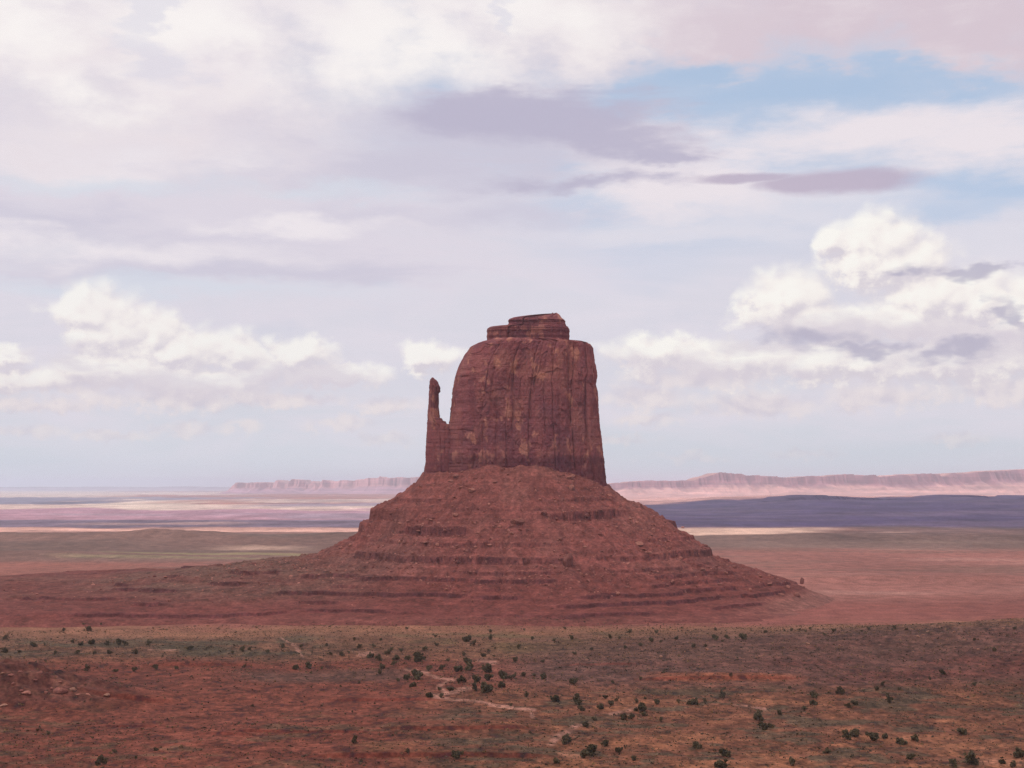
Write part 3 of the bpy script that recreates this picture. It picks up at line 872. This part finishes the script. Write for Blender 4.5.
THUMB = [(379.8, 431.2, 434.8), (380.6, 430, 436.6), (384, 429.2, 439), (388, 428.8, 440.4), (392, 428.4, 440.6), (394.5, 428.2, 439), (403, 427.8, 438.8), (411, 427.2, 439.4), (415, 426.8, 440), (418.6, 426.6, 440.6), (419.2, 426.6, 443),
         (421.4, 426.4, 443.6), (422, 426.3, 446.4), (424.6, 426.2, 447.2), (425.2, 426.1, 455), (440, 425.3, 458), (462, 424.5, 460), (480, 422, 462), (500, 420, 464)]
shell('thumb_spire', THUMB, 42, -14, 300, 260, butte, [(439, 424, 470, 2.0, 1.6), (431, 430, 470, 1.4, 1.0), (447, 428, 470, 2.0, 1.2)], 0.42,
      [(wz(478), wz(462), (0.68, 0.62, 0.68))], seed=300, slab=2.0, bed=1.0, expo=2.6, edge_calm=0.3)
CAP = [(315.4, 551, 558), (315.9, 540, 560), (317.2, 524, 561.5), (318.8, 512, 562.5), (320.5, 508.5, 564), (324, 507.6, 566.4), (326.2, 506.5, 567), (327, 500, 567.4), (328.2, 489.5, 568), (330, 487.3, 569), (336, 486.8, 569.2), (342, 487.2, 568.6), (346, 484, 571), (350, 480, 574)]
shell('cap_rock', CAP, 62, 2, 420, 110, butte, [(508, 315, 330, 2.5, 2.0), (530, 316, 345, 1.5, 1.5), (548, 316, 345, 1.6, 1.3)], 0.42,
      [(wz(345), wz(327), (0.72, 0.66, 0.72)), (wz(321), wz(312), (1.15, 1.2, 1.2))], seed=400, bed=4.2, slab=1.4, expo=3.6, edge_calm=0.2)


# ------------------------------------------------------------------ far mesas
def mesa(name, rim, D, depth, label, top_c, cliff_c, foot_c, cliff_frac=0.45, rough=1.0, seed=0, foot=0.0, n=900, **props):
    px = np.linspace(rim[0][0], rim[-1][0], n)
    k = D / FPX
    xs = (px - 512) * k
    py = np.interp(px, [p[0] for p in rim], [p[1] for p in rim])
    zr = EYE + (487 - py) * k
    zr = zr + rough * 1.5 * k * fbm(xs / (14 * k), xs * 0, 6, seed, 0.6) 
    zr = np.maximum(zr, 4)
    t = np.concatenate([np.linspace(0, 0.36, 24), np.linspace(0.365, 0.44, 16), np.linspace(0.46, 1.0, 10)])
    T, XX = np.meshgrid(t, xs, indexing='ij')
    bay = fbm(xs / (34 * k), xs * 0, 6, seed + 5, 0.55)
    bay = (np.abs(bay) * 1.4 - 0.35) 
    YY = D + (T - 0.4) * depth + (0.34 * depth * bay)[None, :] * ss(0.0, 0.3, T) * ss(1.0, 0.6, T) + 0.03 * depth * fbm(XX / (5 * k), T * 6, 3, seed + 6)
    pr = np.where(T < 0.36, (T / 0.36) ** 1.35 * (1 - cliff_frac), np.where(T < 0.44, (1 - cliff_frac) + cliff_frac * ss(0.36, 0.42, T) , 1.0))
    pr = np.where(T > 0.75, pr * ss(1.0, 0.8, T) * 1.0, pr)
    rid = 0.09 * fbm(XX / (11 * k), T * 5.0, 5, seed + 8, 0.6) * ss(0.02, 0.2, T) * ss(0.40, 0.3, T)
    pr = pr + 0.10 * fbm(XX / (9 * k), T * 9, 4, seed + 11) * ss(0.33, 0.37, T) * ss(0.46, 0.42, T)
    ZZ = foot + (zr[None, :] - foot) * np.clip(pr + rid, 0, 1.02) - 6 * (T < 0.01) - 6 * (T > 0.99)
    col_ = np.empty(T.shape + (3,)); col_[:] = foot_c
    m = ss(0.25, 0.36, T + 0.05 * fbm(XX / (6 * k), T * 3, 3, seed + 9))[..., None]; col_ = col_ * (1 - m) + np.array(cliff_c) * m
    m = ss(0.42, 0.47, T)[..., None]; col_ = col_ * (1 - m) + np.array(top_c) * m
    V = np.stack([XX, YY, ZZ], -1).reshape(-1, 3)
    me_ = mesh_np(name, V, grid_faces(len(t), n), M_mesa, col_.reshape(-1, 3), smooth=False)
    return obj(name, me_, label=label, category='mesa', **props)


mesa('mesa', [(596, 487), (615, 483.5), (640, 481.5), (672, 481), (694, 480.5), (703, 476.5), (716, 473.6), (738, 474.2), (748, 475.6), (764, 475.4), (790, 478), (812, 477), (830, 476), (850, 473.8), (862, 475), (884, 477), (905, 475), (925, 474.2), (942, 475.6), (952, 473.6), (975, 472), (990, 471), (1024, 470), (1090, 468), (1180, 472), (1240, 486)],
     22000, 3800, 'long pink cliffed mesa along the horizon right of the butte', (0.46, 0.24, 0.20), (0.27, 0.12, 0.13), (0.53, 0.29, 0.25), 0.42, 1.0, 500)
mesa('mesa', [(231, 491), (234, 488), (239, 483), (243, 482.2), (262, 482.4), (268, 483.2), (273, 487), (277.5, 480.2), (281, 481.6), (286.5, 484), (290, 478.8), (299, 479.6), (303, 484.6), (310, 480.8), (315, 482.2), (319, 486.5), (322.4, 479.7), (330, 481), (342, 480), (352, 480.4), (366, 478.6), (379.5, 478.2), (382, 476.4), (386, 478), (400, 477.6), (416, 476.7), (470, 476.5), (560, 479), (590, 484), (600, 491)],
     28000, 3600, 'row of low pink mesas on the horizon left of the butte', (0.48, 0.27, 0.25), (0.42, 0.21, 0.21), (0.36, 0.20, 0.24), 0.5, 0.8, 520)
mesa('mesa', [(-260, 490), (-200, 487.4), (60, 487), (110, 486.6), (150, 487.2), (185, 486.2), (205, 487), (260, 487.5), (300, 489)],
     52000, 5000, 'faint blue mesa on the far left horizon', (0.3, 0.27, 0.28), (0.26, 0.23, 0.26), (0.3, 0.26, 0.28), 0.5, 0.5, 540, n=400)
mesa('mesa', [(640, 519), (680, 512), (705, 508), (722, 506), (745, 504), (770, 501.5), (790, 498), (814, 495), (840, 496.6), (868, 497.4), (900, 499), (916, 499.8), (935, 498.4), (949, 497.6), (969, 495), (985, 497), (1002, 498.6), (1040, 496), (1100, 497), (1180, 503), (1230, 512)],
     9000, 1900, 'dark purple low mesa in shadow right of the butte, below the pink cliffs', (0.085, 0.06, 0.125), (0.065, 0.045, 0.10), (0.08, 0.056, 0.125), 0.3, 0.8, 560)  # cloud shade is also painted into these dark rock colours


# ------------------------------------------------------------------ clouds overhead (beyond the top of the picture) added and shaped from the shade wanted on the valley
def cloud(name, H, field, x0, x1, y0, y1, step, thick, label, seed):
    sx, sy = TO_SUN.x / TO_SUN.z * H, TO_SUN.y / TO_SUN.z * H
    xs = np.arange(x0, x1, step); ys = np.arange(y0, y1, step)
    XX, YY = np.meshgrid(xs, ys)
    f = field(XX, YY) + 0.22 * fbm(XX / 900, YY / 1500, 5, seed)
    edge = ss(0, 3 * step, XX - x0) * ss(0, 3 * step, x1 - step - XX) * ss(0, 3 * step, YY - y0) * ss(0, 3 * step, y1 - step - YY)
    f = np.minimum(f, edge * 2 - 0.5)
    t = np.sqrt(np.clip(f, 0, 1)) 
    n = fbm(XX / 500, YY / 500, 5, seed + 9)
    top = H + t * thick * (1 + 0.5 * n); bot = H - t * thick * 0.2 * (1 + 0.8 * n) - 2
    ins = f > 0
    Fg = grid_faces(len(ys), len(xs)); keep_ = ins.reshape(-1)[Fg].any(1); Fg = Fg[keep_]
    N_ = XX.size
    flat = np.where(ins, 1, 0).reshape(-1)
    P_ = np.stack([XX + sx, YY + sy, top], -1).reshape(-1, 3); Q_ = np.stack([XX + sx, YY + sy, bot], -1).reshape(-1, 3)
    V = np.concatenate([P_, Q_]); F = np.concatenate([Fg, Fg[:, ::-1] + N_])
    used_ = np.unique(F); rm = np.full(2 * N_, -1); rm[used_] = np.arange(len(used_))
    me_ = mesh_np(name, V[used_], rm[F], M_shade_cloud, smooth=True)
    obj(name, me_, kind='structure', label=label)


CH = 5200.0
near_field = lambda x, y: 0.55 * ss(3650, 3250, y + 0.04 * x) - 0.06
cloud('cloud', CH, near_field, -6500, 6500, -5200, 4300, 110, 420, 'unseen cloud shaped to shade the butte', 600)


def mid_field(x, y):
    px, _ = to_px(x, np.maximum(y, 60))
    right = ss(540, 640, px) * ss(4350, 4550, y) * ss(11800, 10400, y)
    east = ss(800, 880, px) * ss(3300, 3600, y) * ss(11800, 10400, y)
    left = ss(470, 420, px) * ss(4350, 4600, y) * ss(5500, 5100, y)
    return 0.6 * np.maximum(np.maximum(right, east), left) - 0.12


cloud('cloud', CH + 150, mid_field, -5500, 12000, 3200, 18200, 130, 420, 'unseen cloud shaped to shade the plain beyond the butte', 620)

# ------------------------------------------------------------------ haze
bm = bmesh.new()
bmesh.ops.create_cube(bm, size=1.0)
for v in bm.verts:
    v.co = Vector((v.co.x * 130000, v.co.y * 130000, -14 if v.co.z < 0 else 430))
hm = bpy.data.meshes.new('haze'); bm.to_mesh(hm); bm.free()
M_haze, nt, b, out = new_mat('valley_air'); nt.nodes.remove(b)
pv = nt.nodes.new('ShaderNodeVolumePrincipled')
pv.inputs['Color'].default_value = (0.77, 0.85, 1.0, 1)
pv.inputs['Density'].default_value = 3.0e-5
pv.inputs['Anisotropy'].default_value = 0.2
nt.links.new(pv.outputs[0], out.inputs['Volume'])
hm.materials.append(M_haze)
obj('haze', hm, kind='stuff')


# ------------------------------------------------------------------ finding places on the ground
def hit(px, py):
    r_ = ray(px, py)
    t = np.concatenate([np.arange(450, 2100, 0.8), np.arange(2100, 6000, 5)]) / math.hypot(r_[0], r_[1])
    x, y, z = r_[0] * t, r_[1] * t, EYE + r_[2] * t
    g_ = top_h(x, y)
    w = np.nonzero(z <= g_)[0]
    i = w[0] if len(w) else int(np.argmin(z - g_))
    return float(x[i]), float(y[i]), float(g_[i])


# ------------------------------------------------------------------ boulders
def rock_mesh(name, seed, dims, mat, cuts=11, sub=3):
    r_ = np.random.default_rng(seed)
    bm = bmesh.new(); bmesh.ops.create_icosphere(bm, subdivisions=sub, radius=1.0)
    P = np.array([v.co for v in bm.verts])
    for k in range(cuts):
        n = r_.normal(size=3); n /= np.linalg.norm(n); dd = r_.uniform(0.55, 0.85)
        over = P @ n - dd
        P = P - np.clip(over, 0, None)[:, None] * n * 0.96
    P = P * np.array(dims) / np.array([np.ptp(P[:, 0]), np.ptp(P[:, 1]), np.ptp(P[:, 2])])
    P += 0.03 * min(dims) * r_.normal(size=P.shape)
    P[:, 2] -= P[:, 2].min() + 0.18 * dims[2]
    for v, q in zip(bm.verts, P): v.co = q
    m = bpy.data.meshes.new(name); bm.to_mesh(m); bm.free(); m.materials.append(mat)
    return m


RM = [rock_mesh('boulder', 900 + i, d, M_rock) for i, d in enumerate(((1, .8, .6), (1.1, .7, .5), (.9, .8, .8), (1.2, .8, .42), (.8, .7, .75), (1, .9, .55)))]
RP_ = [rock_mesh('pale_boulder', 950 + i, d, M_pale) for i, d in enumerate(((1, .8, .6), (1.1, .7, .5), (.9, .8, .7)))]


def boulder(me_, px, py, wpx_, label, group=None, sz=None, tilt=0.0, name='boulder', rot=None):
    x, y, z = hit(px, py)
    s = wpx_ * math.hypot(x, y) / FPX
    o = obj(name, me_, label=label, category='boulder')
    o.location = (x, y, z - 0.05 * s); o.scale = (s, s, s * (sz or 1.0))
    o.rotation_euler = (tilt, random.uniform(-.2, .2), random.uniform(0, 6.28) if rot is None else rot)
    if group: o['group'] = group
    return o


boulder(rock_mesh('slab', 970, (1.25, .5, .5), M_rock), 516.8, 523, 14, 'long tilted pale slab, largest block on the middle of the talus', rot=0.7, tilt=0.5)
boulder(rock_mesh('fin', 971, (.9, .5, 1.1), M_rock), 567.5, 566, 15, 'upright pale fin of rock on the dark ledge under the butte')
boulder(rock_mesh('standing_stone', 972, (.75, .7, 1.5), M_rock), 801.5, 584, 5.2, 'small dark standing rock at the far right foot of the talus', name='standing_rock')
boulder(RM[3], 638.7, 544.5, 10, 'long reddish block on the right slope of the talus, above the dark ledge', rot=-0.5, tilt=0.3)
boulder(RM[0], 471.5, 491.5, 7.5, 'pale boulder on the upper talus below the middle of the cliff')
boulder(RM[1], 451, 482, 6.5, 'reddish block just below the thumb spire on the upper talus')
boulder(RM[1], 456, 477, 7.0, 'flat block lying highest on the talus right of the thumb')
boulder(RM[2], 543.5, 515, 8, 'squat boulder on the talus, just right of the long tilted slab')
boulder(RM[0], 456, 516, 7, 'flat reddish boulder halfway down the left half of the talus')
boulder(RM[5], 569.5, 478.5, 7, 'block under the right corner of the cliff, upper of two')
boulder(RM[4], 572, 490, 8, 'block under the right corner of the cliff, lower of two')
tal = [(461, 488, 5), (495, 483, 5.5), (573, 477, 6), (418, 531.5, 5), (437.5, 545.5, 5), (458, 547, 6.5), (490, 546, 5), (425, 543, 5), (587, 516.5, 5.5), (601, 512, 4.5), (618, 594.5, 5), (703.5, 570, 6), (580.5, 574.5, 5),
       (446, 590, 5), (797.5, 596, 7), (781.5, 595, 6), (788, 588, 5), (770, 585, 5), (760, 577, 4.5), (705, 546.5, 5), (683, 528.5, 4), (667, 585, 5), (408, 569, 4.5), (470, 573.5, 4), (512, 534, 5), (520, 530, 5), (527, 531, 4.5),
       (478, 533, 4.5), (500, 528, 4), (540, 500, 4), (600, 535, 4.5), (650, 553, 4.5), (630, 520, 4), (430, 520, 4.5), (400, 525, 5), (440, 500, 4), (520, 482, 4), (610, 500, 4.5), (560, 540, 4.5), (585, 547, 4), (350, 546, 5), (402, 541, 4), (445, 533, 4), (391, 516, 4), (735, 568, 4.5), (720, 585, 4.5), (750, 590, 4)]
for i, (px, py, w) in enumerate(tal):
    zone = ('on the left flank of the talus' if px < 440 else 'on the central face of the talus' if px < 560 else 'on the right flank of the talus' if px < 690 else 'at the right foot of the talus')
    boulder(RM[i % 6], px, py, w, 'small reddish fallen boulder ' + zone, 'fallen boulders ' + zone, 0.9, tilt=random.uniform(-.3, .3))
knoll = [(11, 676, 6, 0), (20, 672, 4.5, 0), (73, 691, 7, 1), (107, 696.5, 8, 1), (13, 685, 5, 0), (26, 694, 9, 0), (21, 692, 5, 0), (3, 674, 5, 1), (41, 673, 4, 0), (78, 695, 4, 0), (52, 690, 5, 0), (60, 683, 4, 0), (35, 681, 5, 0), (88, 695, 5, 0), (46, 694, 4.5, 0)]
for i, (px, py, w, pale) in enumerate(knoll):
    boulder(RP_[i % 3] if pale else RM[i % 6], px, py, w, ('pale' if pale else 'dull red') + ' boulder on the stony knoll at the left edge', ('pale' if pale else 'red') + ' boulders on the knoll', 0.8)
boulder(RP_[1], 4, 706, 9, 'flat pale boulder at the left edge, below the stony knoll', sz=0.6)
boulder(rock_mesh('dark_block', 975, (1.1, .7, .55), M_rock), 59, 693, 13, 'broad dark red block sunk in the stony knoll')
for i, (px, py, w) in enumerate([(918, 637, 4), (928, 632, 4), (954, 632.5, 3.4), (808, 644.5, 4.5), (940.5, 660, 3), (978, 650, 3.4), (913, 652, 2.6), (923, 635, 3), (707, 650, 4), (661, 657, 4), (587, 660, 4), (655, 658, 3), (990, 630, 3), (1010, 625, 3.4), (1003, 629, 3), (900, 640, 3), (880, 645, 2.6), (840, 646, 3), (965, 640, 3), (685, 652, 3)]):
    boulder(RP_[i % 3], px, py, w, 'pale sandstone rock on the long dark slope at right', 'pale rocks on the right slope', 0.8)

# rubble too small and too many to count
ico = bmesh.new(); bmesh.ops.create_icosphere(ico, subdivisions=1, radius=0.5)
ico_v = np.array([v.co for v in ico.verts]); ico_f = np.array([[v.index for v in f.verts] for f in ico.faces]); ico.free()


def scatter_blocks(name, pts, sizes, cols, mat, flat=0.65, base=ico_v, bf=ico_f, jit=0.28):
    n = len(pts)
    V = np.repeat(base[None], n, 0) * (1 + jit * rng.normal(size=(n, len(base), 1)))
    a_ = rng.uniform(0, 6.28, n); ca, sa = np.cos(a_)[:, None], np.sin(a_)[:, None]
    sx_ = sizes[:, None] * rng.uniform(0.7, 1.4, (n, 1)); sy_ = sizes[:, None] * rng.uniform(0.6, 1.1, (n, 1)); sz_ = sizes[:, None] * flat * rng.uniform(0.6, 1.2, (n, 1))
    x_, y_, z_ = V[..., 0] * sx_, V[..., 1] * sy_, V[..., 2] * sz_
    W = np.stack([x_ * ca - y_ * sa + pts[:, 0:1], x_ * sa + y_ * ca + pts[:, 1:2], z_ + pts[:, 2:3] + sizes[:, None] * flat * 0.2], -1).reshape(-1, 3)
    F = (bf[None] + (np.arange(n) * len(base))[:, None, None]).reshape(-1, bf.shape[1])
    cc_ = np.repeat(cols, len(base), 0)
    return mesh_np(name, W, F, mat, cc_)


n = 26000
x = rng.uniform(-560, 420, n); y = rng.uniform(1290, 1640, n)
hh = top_h(x, y)
pk = rng.random(n) < np.clip(ss(6, 60, hh) * (0.35 + 0.9 * ss(-0.1, 0.5, fbm(x / 40, y / 40, 4, 160))), 0.0, 1)
x, y, hh = x[pk], y[pk], hh[pk]
sz = np.minimum(0.8 + rng.exponential(0.8, len(x)), 4.5)
t = rng.random((len(x), 1)) ** 1.3
colr = np.array((0.16, 0.058, 0.05)) * (1 - t) + np.array((0.42, 0.185, 0.14)) * t
obj('rubble', scatter_blocks('rubble', np.stack([x, y, hh], -1), sz, colr, M_rubble), kind='stuff', label='loose red rubble strewn over the talus')


# ------------------------------------------------------------------ junipers
def leaf_quads(r_, centers, radii, n, size):
    k = r_.choice(len(centers), n, p=radii ** 2 / (radii ** 2).sum())
    d_ = r_.normal(size=(n, 3)); d_ /= np.linalg.norm(d_, axis=1)[:, None]
    rr_ = radii[k] * r_.uniform(0.35, 1.08, n) ** 0.6
    P = centers[k] + d_ * rr_[:, None]
    P[:, 2] = np.maximum(P[:, 2], 0.02)
    u = r_.normal(size=(n, 3)); u /= np.linalg.norm(u, axis=1)[:, None]
    w = np.cross(u, r_.normal(size=(n, 3))); w /= np.linalg.norm(w, axis=1)[:, None]
    s = size * r_.uniform(0.6, 1.4, n)[:, None]
    V = np.stack([P - u * s, P + w * s * 0.6, P + u * s, P - w * s * 0.6], 1).reshape(-1, 3)
    return V, np.arange(4 * n).reshape(-1, 4)


def trunk_geo(r_, height):
    V, F = [], []
    for k in range(3):
        a_ = r_.uniform(0, 6.28); tip = np.array([math.cos(a_) * 0.22, math.sin(a_) * 0.22, height * r_.uniform(0.5, 0.75)])
        for i in range(4):
            q = i / 3.0; c_ = tip * q + np.array([0.03 * math.sin(q * 5 + k), 0.03 * math.cos(q * 4 + k), 0]); rad = 0.055 * (1 - 0.75 * q)
            for j in range(6): V.append(c_ + rad * np.array([math.cos(j * 1.047), math.sin(j * 1.047), 0]))
        b0 = len(V) - 24
        for i in range(3):
            for j in range(6): F.append([b0 + i * 6 + j, b0 + i * 6 + (j + 1) % 6, b0 + i * 6 + 6 + (j + 1) % 6, b0 + i * 6 + 6 + j])
    return np.array(V), np.array(F)


def bush_parts(seed, n, tall):
    n = int(n * (0.95 if n < 600 else 0.75))
    """unit wide bush"""
    r_ = np.random.default_rng(seed)
    m = r_.integers(6, 10)
    a_ = r_.uniform(0, 6.28, m); q = 0.38 * np.sqrt(r_.random(m))
    cen = np.stack([np.cos(a_) * q, np.sin(a_) * q, r_.uniform(0.16, tall * 0.78, m)], -1)
    rad = r_.uniform(0.09, 0.24, m) * (1.15 - 0.45 * cen[:, 2] / tall)
    cen = np.concatenate([cen, [[0, 0, tall * 0.45]]]); rad = np.append(rad, 0.23)
    return leaf_quads(r_, cen, rad, n, 0.07), trunk_geo(r_, tall)


SMALL = []
for i in range(8):
    (V, F), (tv_, tf_) = bush_parts(1000 + i, 420, (0.6, 0.72, 0.85, 0.66, 0.95, 0.55, 0.75, 0.8)[i])
    SMALL.append(mesh_np('juniper_bush', np.concatenate([V, tv_]), np.concatenate([F, tf_ + len(V)]), [M_leaf, M_bark], mat_idx=[0] * len(F) + [1] * len(tf_)))
LARGE = []
for i in range(6):
    (V, F), (tv_, tf_) = bush_parts(1100 + i, 1100, (0.78, 0.7, 0.9, 0.62, 0.82, 0.74)[i])
    LARGE.append((mesh_np('foliage', V, F, M_leaf), mesh_np('trunk', tv_, tf_, M_bark)))

c1_ = [(405,16,12),(335,16,12),(255,40,16),(350,36,30),(22,72,20),(135,100,28),(180,98,14),(292,88,16),(320,96,22),(365,88,32),(428,94,24),(478,88,36),(500,95,20),(310,128,24),(220,133,20),(375,133,18),(440,130,20),(75,126,16),(18,122,30),(183,162,12),(348,196,26),(462,202,22),(536,198,26),(625,190,26),(708,192,18),(730,158,12),(775,158,12),(985,160,12),(977,186,16),(760,112,26),(825,116,14),(932,130,16),(970,118,30),(1000,115,20),(540,128,26),(690,430,10),(1010,344,16),(370,470,12),(400,568,44),(460,525,20),(625,518,20),(195,452,20),(545,550,16),(655,36,10),(595,92,24),(150,440,14)]
c2_ = [(605,33,16),(393,78,16),(497,78,16),(935,45,18),(938,70,26),(843,76,40),(870,97,22),(722,97,20),(717,65,16),(932,122,14),(957,114,12),(905,140,26),(832,136,20),(952,143,14),(530,130,26),(543,113,16),(580,122,24),(672,117,26),(655,152,52),(610,150,34),(560,150,34),(458,142,34),(490,156,28),(343,138,24),(372,130,14),(300,136,14),(280,100,16),(180,105,18),(105,105,22),(45,126,18),(212,182,40),(163,188,36),(264,193,14),(550,176,24),(510,187,28),(498,208,26),(570,240,20),(607,230,36),(648,222,52),(628,258,32),(690,195,30),(742,192,30),(768,160,20),(803,193,50),(850,165,38),(856,188,44),(826,238,40),(882,236,40),(922,197,46),(928,230,44),(990,222,44),(1015,228,24),(984,260,36),(924,272,60),(876,272,34),(775,274,34),(740,303,28),(692,298,38),(735,277,18),(892,366,12),(1018,340,16),(411,250,14),(338,265,10),(220,210,16),(222,268,10),(385,368,12),(392,485,34),(805,543,54),(606,528,22),(415,107,24),(470,105,14)]
c3_ = [(48,38,12),(213,34,16),(80,76,16),(168,80,18),(240,68,26),(393,68,20),(428,73,14),(472,46,20),(578,46,22),(560,80,28),(595,88,14),(655,72,18),(680,30,10),(515,97,20),(450,110,18),(815,68,34),(860,68,22),(843,84,14),(925,66,38),(1010,45,20),(730,104,20),(773,102,18),(815,38,14),(318,118,14),(250,132,20),(25,108,22),(12,162,26),(122,164,20),(88,218,20),(126,228,32),(42,218,26),(8,226,22),(248,248,38),(513,235,20),(405,250,16),(610,208,14),(62,300,24),(170,315,42),(256,305,30),(265,326,40),(278,355,30),(374,308,24),(395,335,30),(352,348,32),(420,320,20),(515,350,54),(525,375,30),(447,390,34),(478,388,30),(500,325,24),(583,328,32),(535,312,16),(725,325,50),(772,322,20),(668,325,18),(843,300,26),(850,272,16),(595,400,22),(291,416,36),(217,484,46),(180,560,40),(310,525,60),(285,540,50),(855,532,46),(833,574,64),(990,390,50),(1010,425,44),(370,496,34),(430,520,36),(490,555,30),(740,500,40),(875,220,14),(330,395,24)]
c4_ = [(262,42,24),(168,34,14),(68,42,12),(97,40,14),(150,44,14),(128,38,12),(225,58,14),(403,34,14),(375,44,12),(508,32,16),(553,36,14),(990,32,18),(905,118,24),(823,78,16),(186,300,34),(182,330,36),(285,288,34),(347,328,36),(383,282,14),(432,276,24),(458,256,20),(480,300,18),(484,320,36),(526,274,18),(85,272,18),(700,214,26),(826,256,24),(8,422,28),(48,372,28),(350,450,56),(315,462,50),(420,465,58),(468,464,34),(533,484,46),(592,474,36),(778,444,42),(810,562,56),(735,562,34),(740,580,30),(935,566,32),(1005,535,50),(570,545,40),(975,580,30),(100,570,44),(235,523,34),(650,236,14),(320,345,28),(145,352,24)]
BUSH = []
for ox, lst in ((0, c1_), (256, c2_), (512, c3_), (768, c4_)):
    for cx, cy, w in lst: BUSH.append((ox + cx / 4.0, 620 + cy / 4.0, w / 4.0))


def zone_of(px, py):
    if py < 662:
        if px < 330: return 'on the green scrub strip at left'
        if px < 470: return 'on the tan flat left of centre'
        if px < 600: return 'on the tan flat before the butte'
        return 'on the scrub line at right'
    if px < 340: return 'on the bare red flat at left'
    if 340 <= px < 520 and py < 705: return 'in the thicket beside the sandy wash'
    if px < 520: return 'on red ground below the wash'
    if py < 690: return 'on the long dark slope at right'
    if px < 690: return 'beside the pale track at lower centre'
    if py < 722: return 'at the foot of the dark slope'
    return 'on orange sand at lower right'


ORD = ['leftmost', 'second', 'third', 'fourth', 'fifth', 'sixth', 'seventh', 'eighth', 'ninth', 'tenth', 'eleventh', 'twelfth', 'thirteenth', 'fourteenth', 'fifteenth', 'sixteenth', 'seventeenth', 'eighteenth', 'nineteenth', 'twentieth', 'twenty first', 'twenty second', 'twenty third', 'twenty fourth']
BIGW = 8.0
zones = {}
for b_ in BUSH:
    if b_[2] >= BIGW: zones.setdefault(zone_of(b_[0], b_[1]), []).append(b_)
rank = {}
for z_, lst in zones.items():
    for i, b_ in enumerate(sorted(lst)): rank[b_] = (i, len(lst))
for i, b_ in enumerate(BUSH):
    px, py, w = b_
    ti = i % 6
    x, y, z = hit(px, py + w * 0.3)
    s = 1.0 * w * math.hypot(x, y) / FPX
    zo = zone_of(px, py)
    if w >= BIGW:
        k, tot = rank[b_]
        o = obj('juniper_bush', None, category='bush')
        for me_ in LARGE[ti]: obj(me_.name.split('.')[0], me_, o)
        o['label'] = ('large juniper ' + zo) if tot == 1 else (ORD[k] + (' from left of' if k else ' of the') + ' large junipers ' + zo)
        o['group'] = 'large junipers ' + zo
    else:
        o = obj('juniper_bush', SMALL[i % 8], category='bush'); s *= 1.12
        o['label'] = 'small dark juniper bush ' + zo
        o['group'] = 'small junipers ' + zo
    o.location = (x, y, z - 0.03 * s)
    o.rotation_euler = (0, 0, random.uniform(0, 6.28))
    o.scale = (s, s * random.uniform(0.85, 1.15), s * random.uniform(0.85, 1.2))

# ------------------------------------------------------------------ sagebrush and grass, past counting
n = 120000
d_ = np.sqrt(rng.uniform(560 ** 2, 1330 ** 2, n)); a_ = rng.uniform(-0.42, 0.42, n)
x, y = d_ * np.sin(a_), d_ * np.cos(a_)
px, py = to_px(x, y)
den = 0.35 + 0.5 * ss(-0.3, 0.5, fbm(x / 40, y / 30, 4, 170)) + 0.35 * ss(-0.1, 0.4, fbm(x / 11, y / 9, 3, 171))
den = den * (1 - 0.55 * ss(470, 400, px) * ss(662, 675, py) * ss(735, 715, py))
ground_rgb = ground_col(x, y)
den = den * ss(0.40, 0.27, ground_rgb[:, 0])
pk = rng.random(n) < den
x, y = x[pk], y[pk]
hh = top_h(x, y)
n = len(x)
sz = np.minimum(0.45 + rng.exponential(0.42, n), 2.6)
k = 6
dd = rng.normal(size=(n, k, 3)); dd /= np.linalg.norm(dd, axis=2)[..., None]; dd[..., 2] = np.abs(dd[..., 2]) * 0.75
P = dd * (0.42 * rng.uniform(0.4, 1.0, (n, k, 1))) * sz[:, None, None] + np.stack([x, y, hh], -1)[:, None]
u = rng.normal(size=(n, k, 3)); u /= np.linalg.norm(u, axis=2)[..., None]
w = np.cross(u, rng.normal(size=(n, k, 3))); w /= np.linalg.norm(w, axis=2)[..., None]
q = sz[:, None, None] * 0.24
V = np.stack([P - u * q, P + w * q * 0.7, P + u * q, P - w * q * 0.7], 2).reshape(-1, 3)
F = np.arange(len(V)).reshape(-1, 4)
t = rng.random((n, 1)); g2 = (rng.random((n, 1)) < 0.25)
colr = np.where(g2, np.array((0.21, 0.13, 0.065)), np.array((0.050, 0.040, 0.026)) * (1 - t) + np.array((0.145, 0.115, 0.078)) * t ** 1.5)
obj('sagebrush_scrub', mesh_np('sagebrush_scrub', V, F, M_scrub, np.repeat(colr, k * 4, 0)), kind='stuff', label='low grey green sagebrush and dry grass over the red plain')
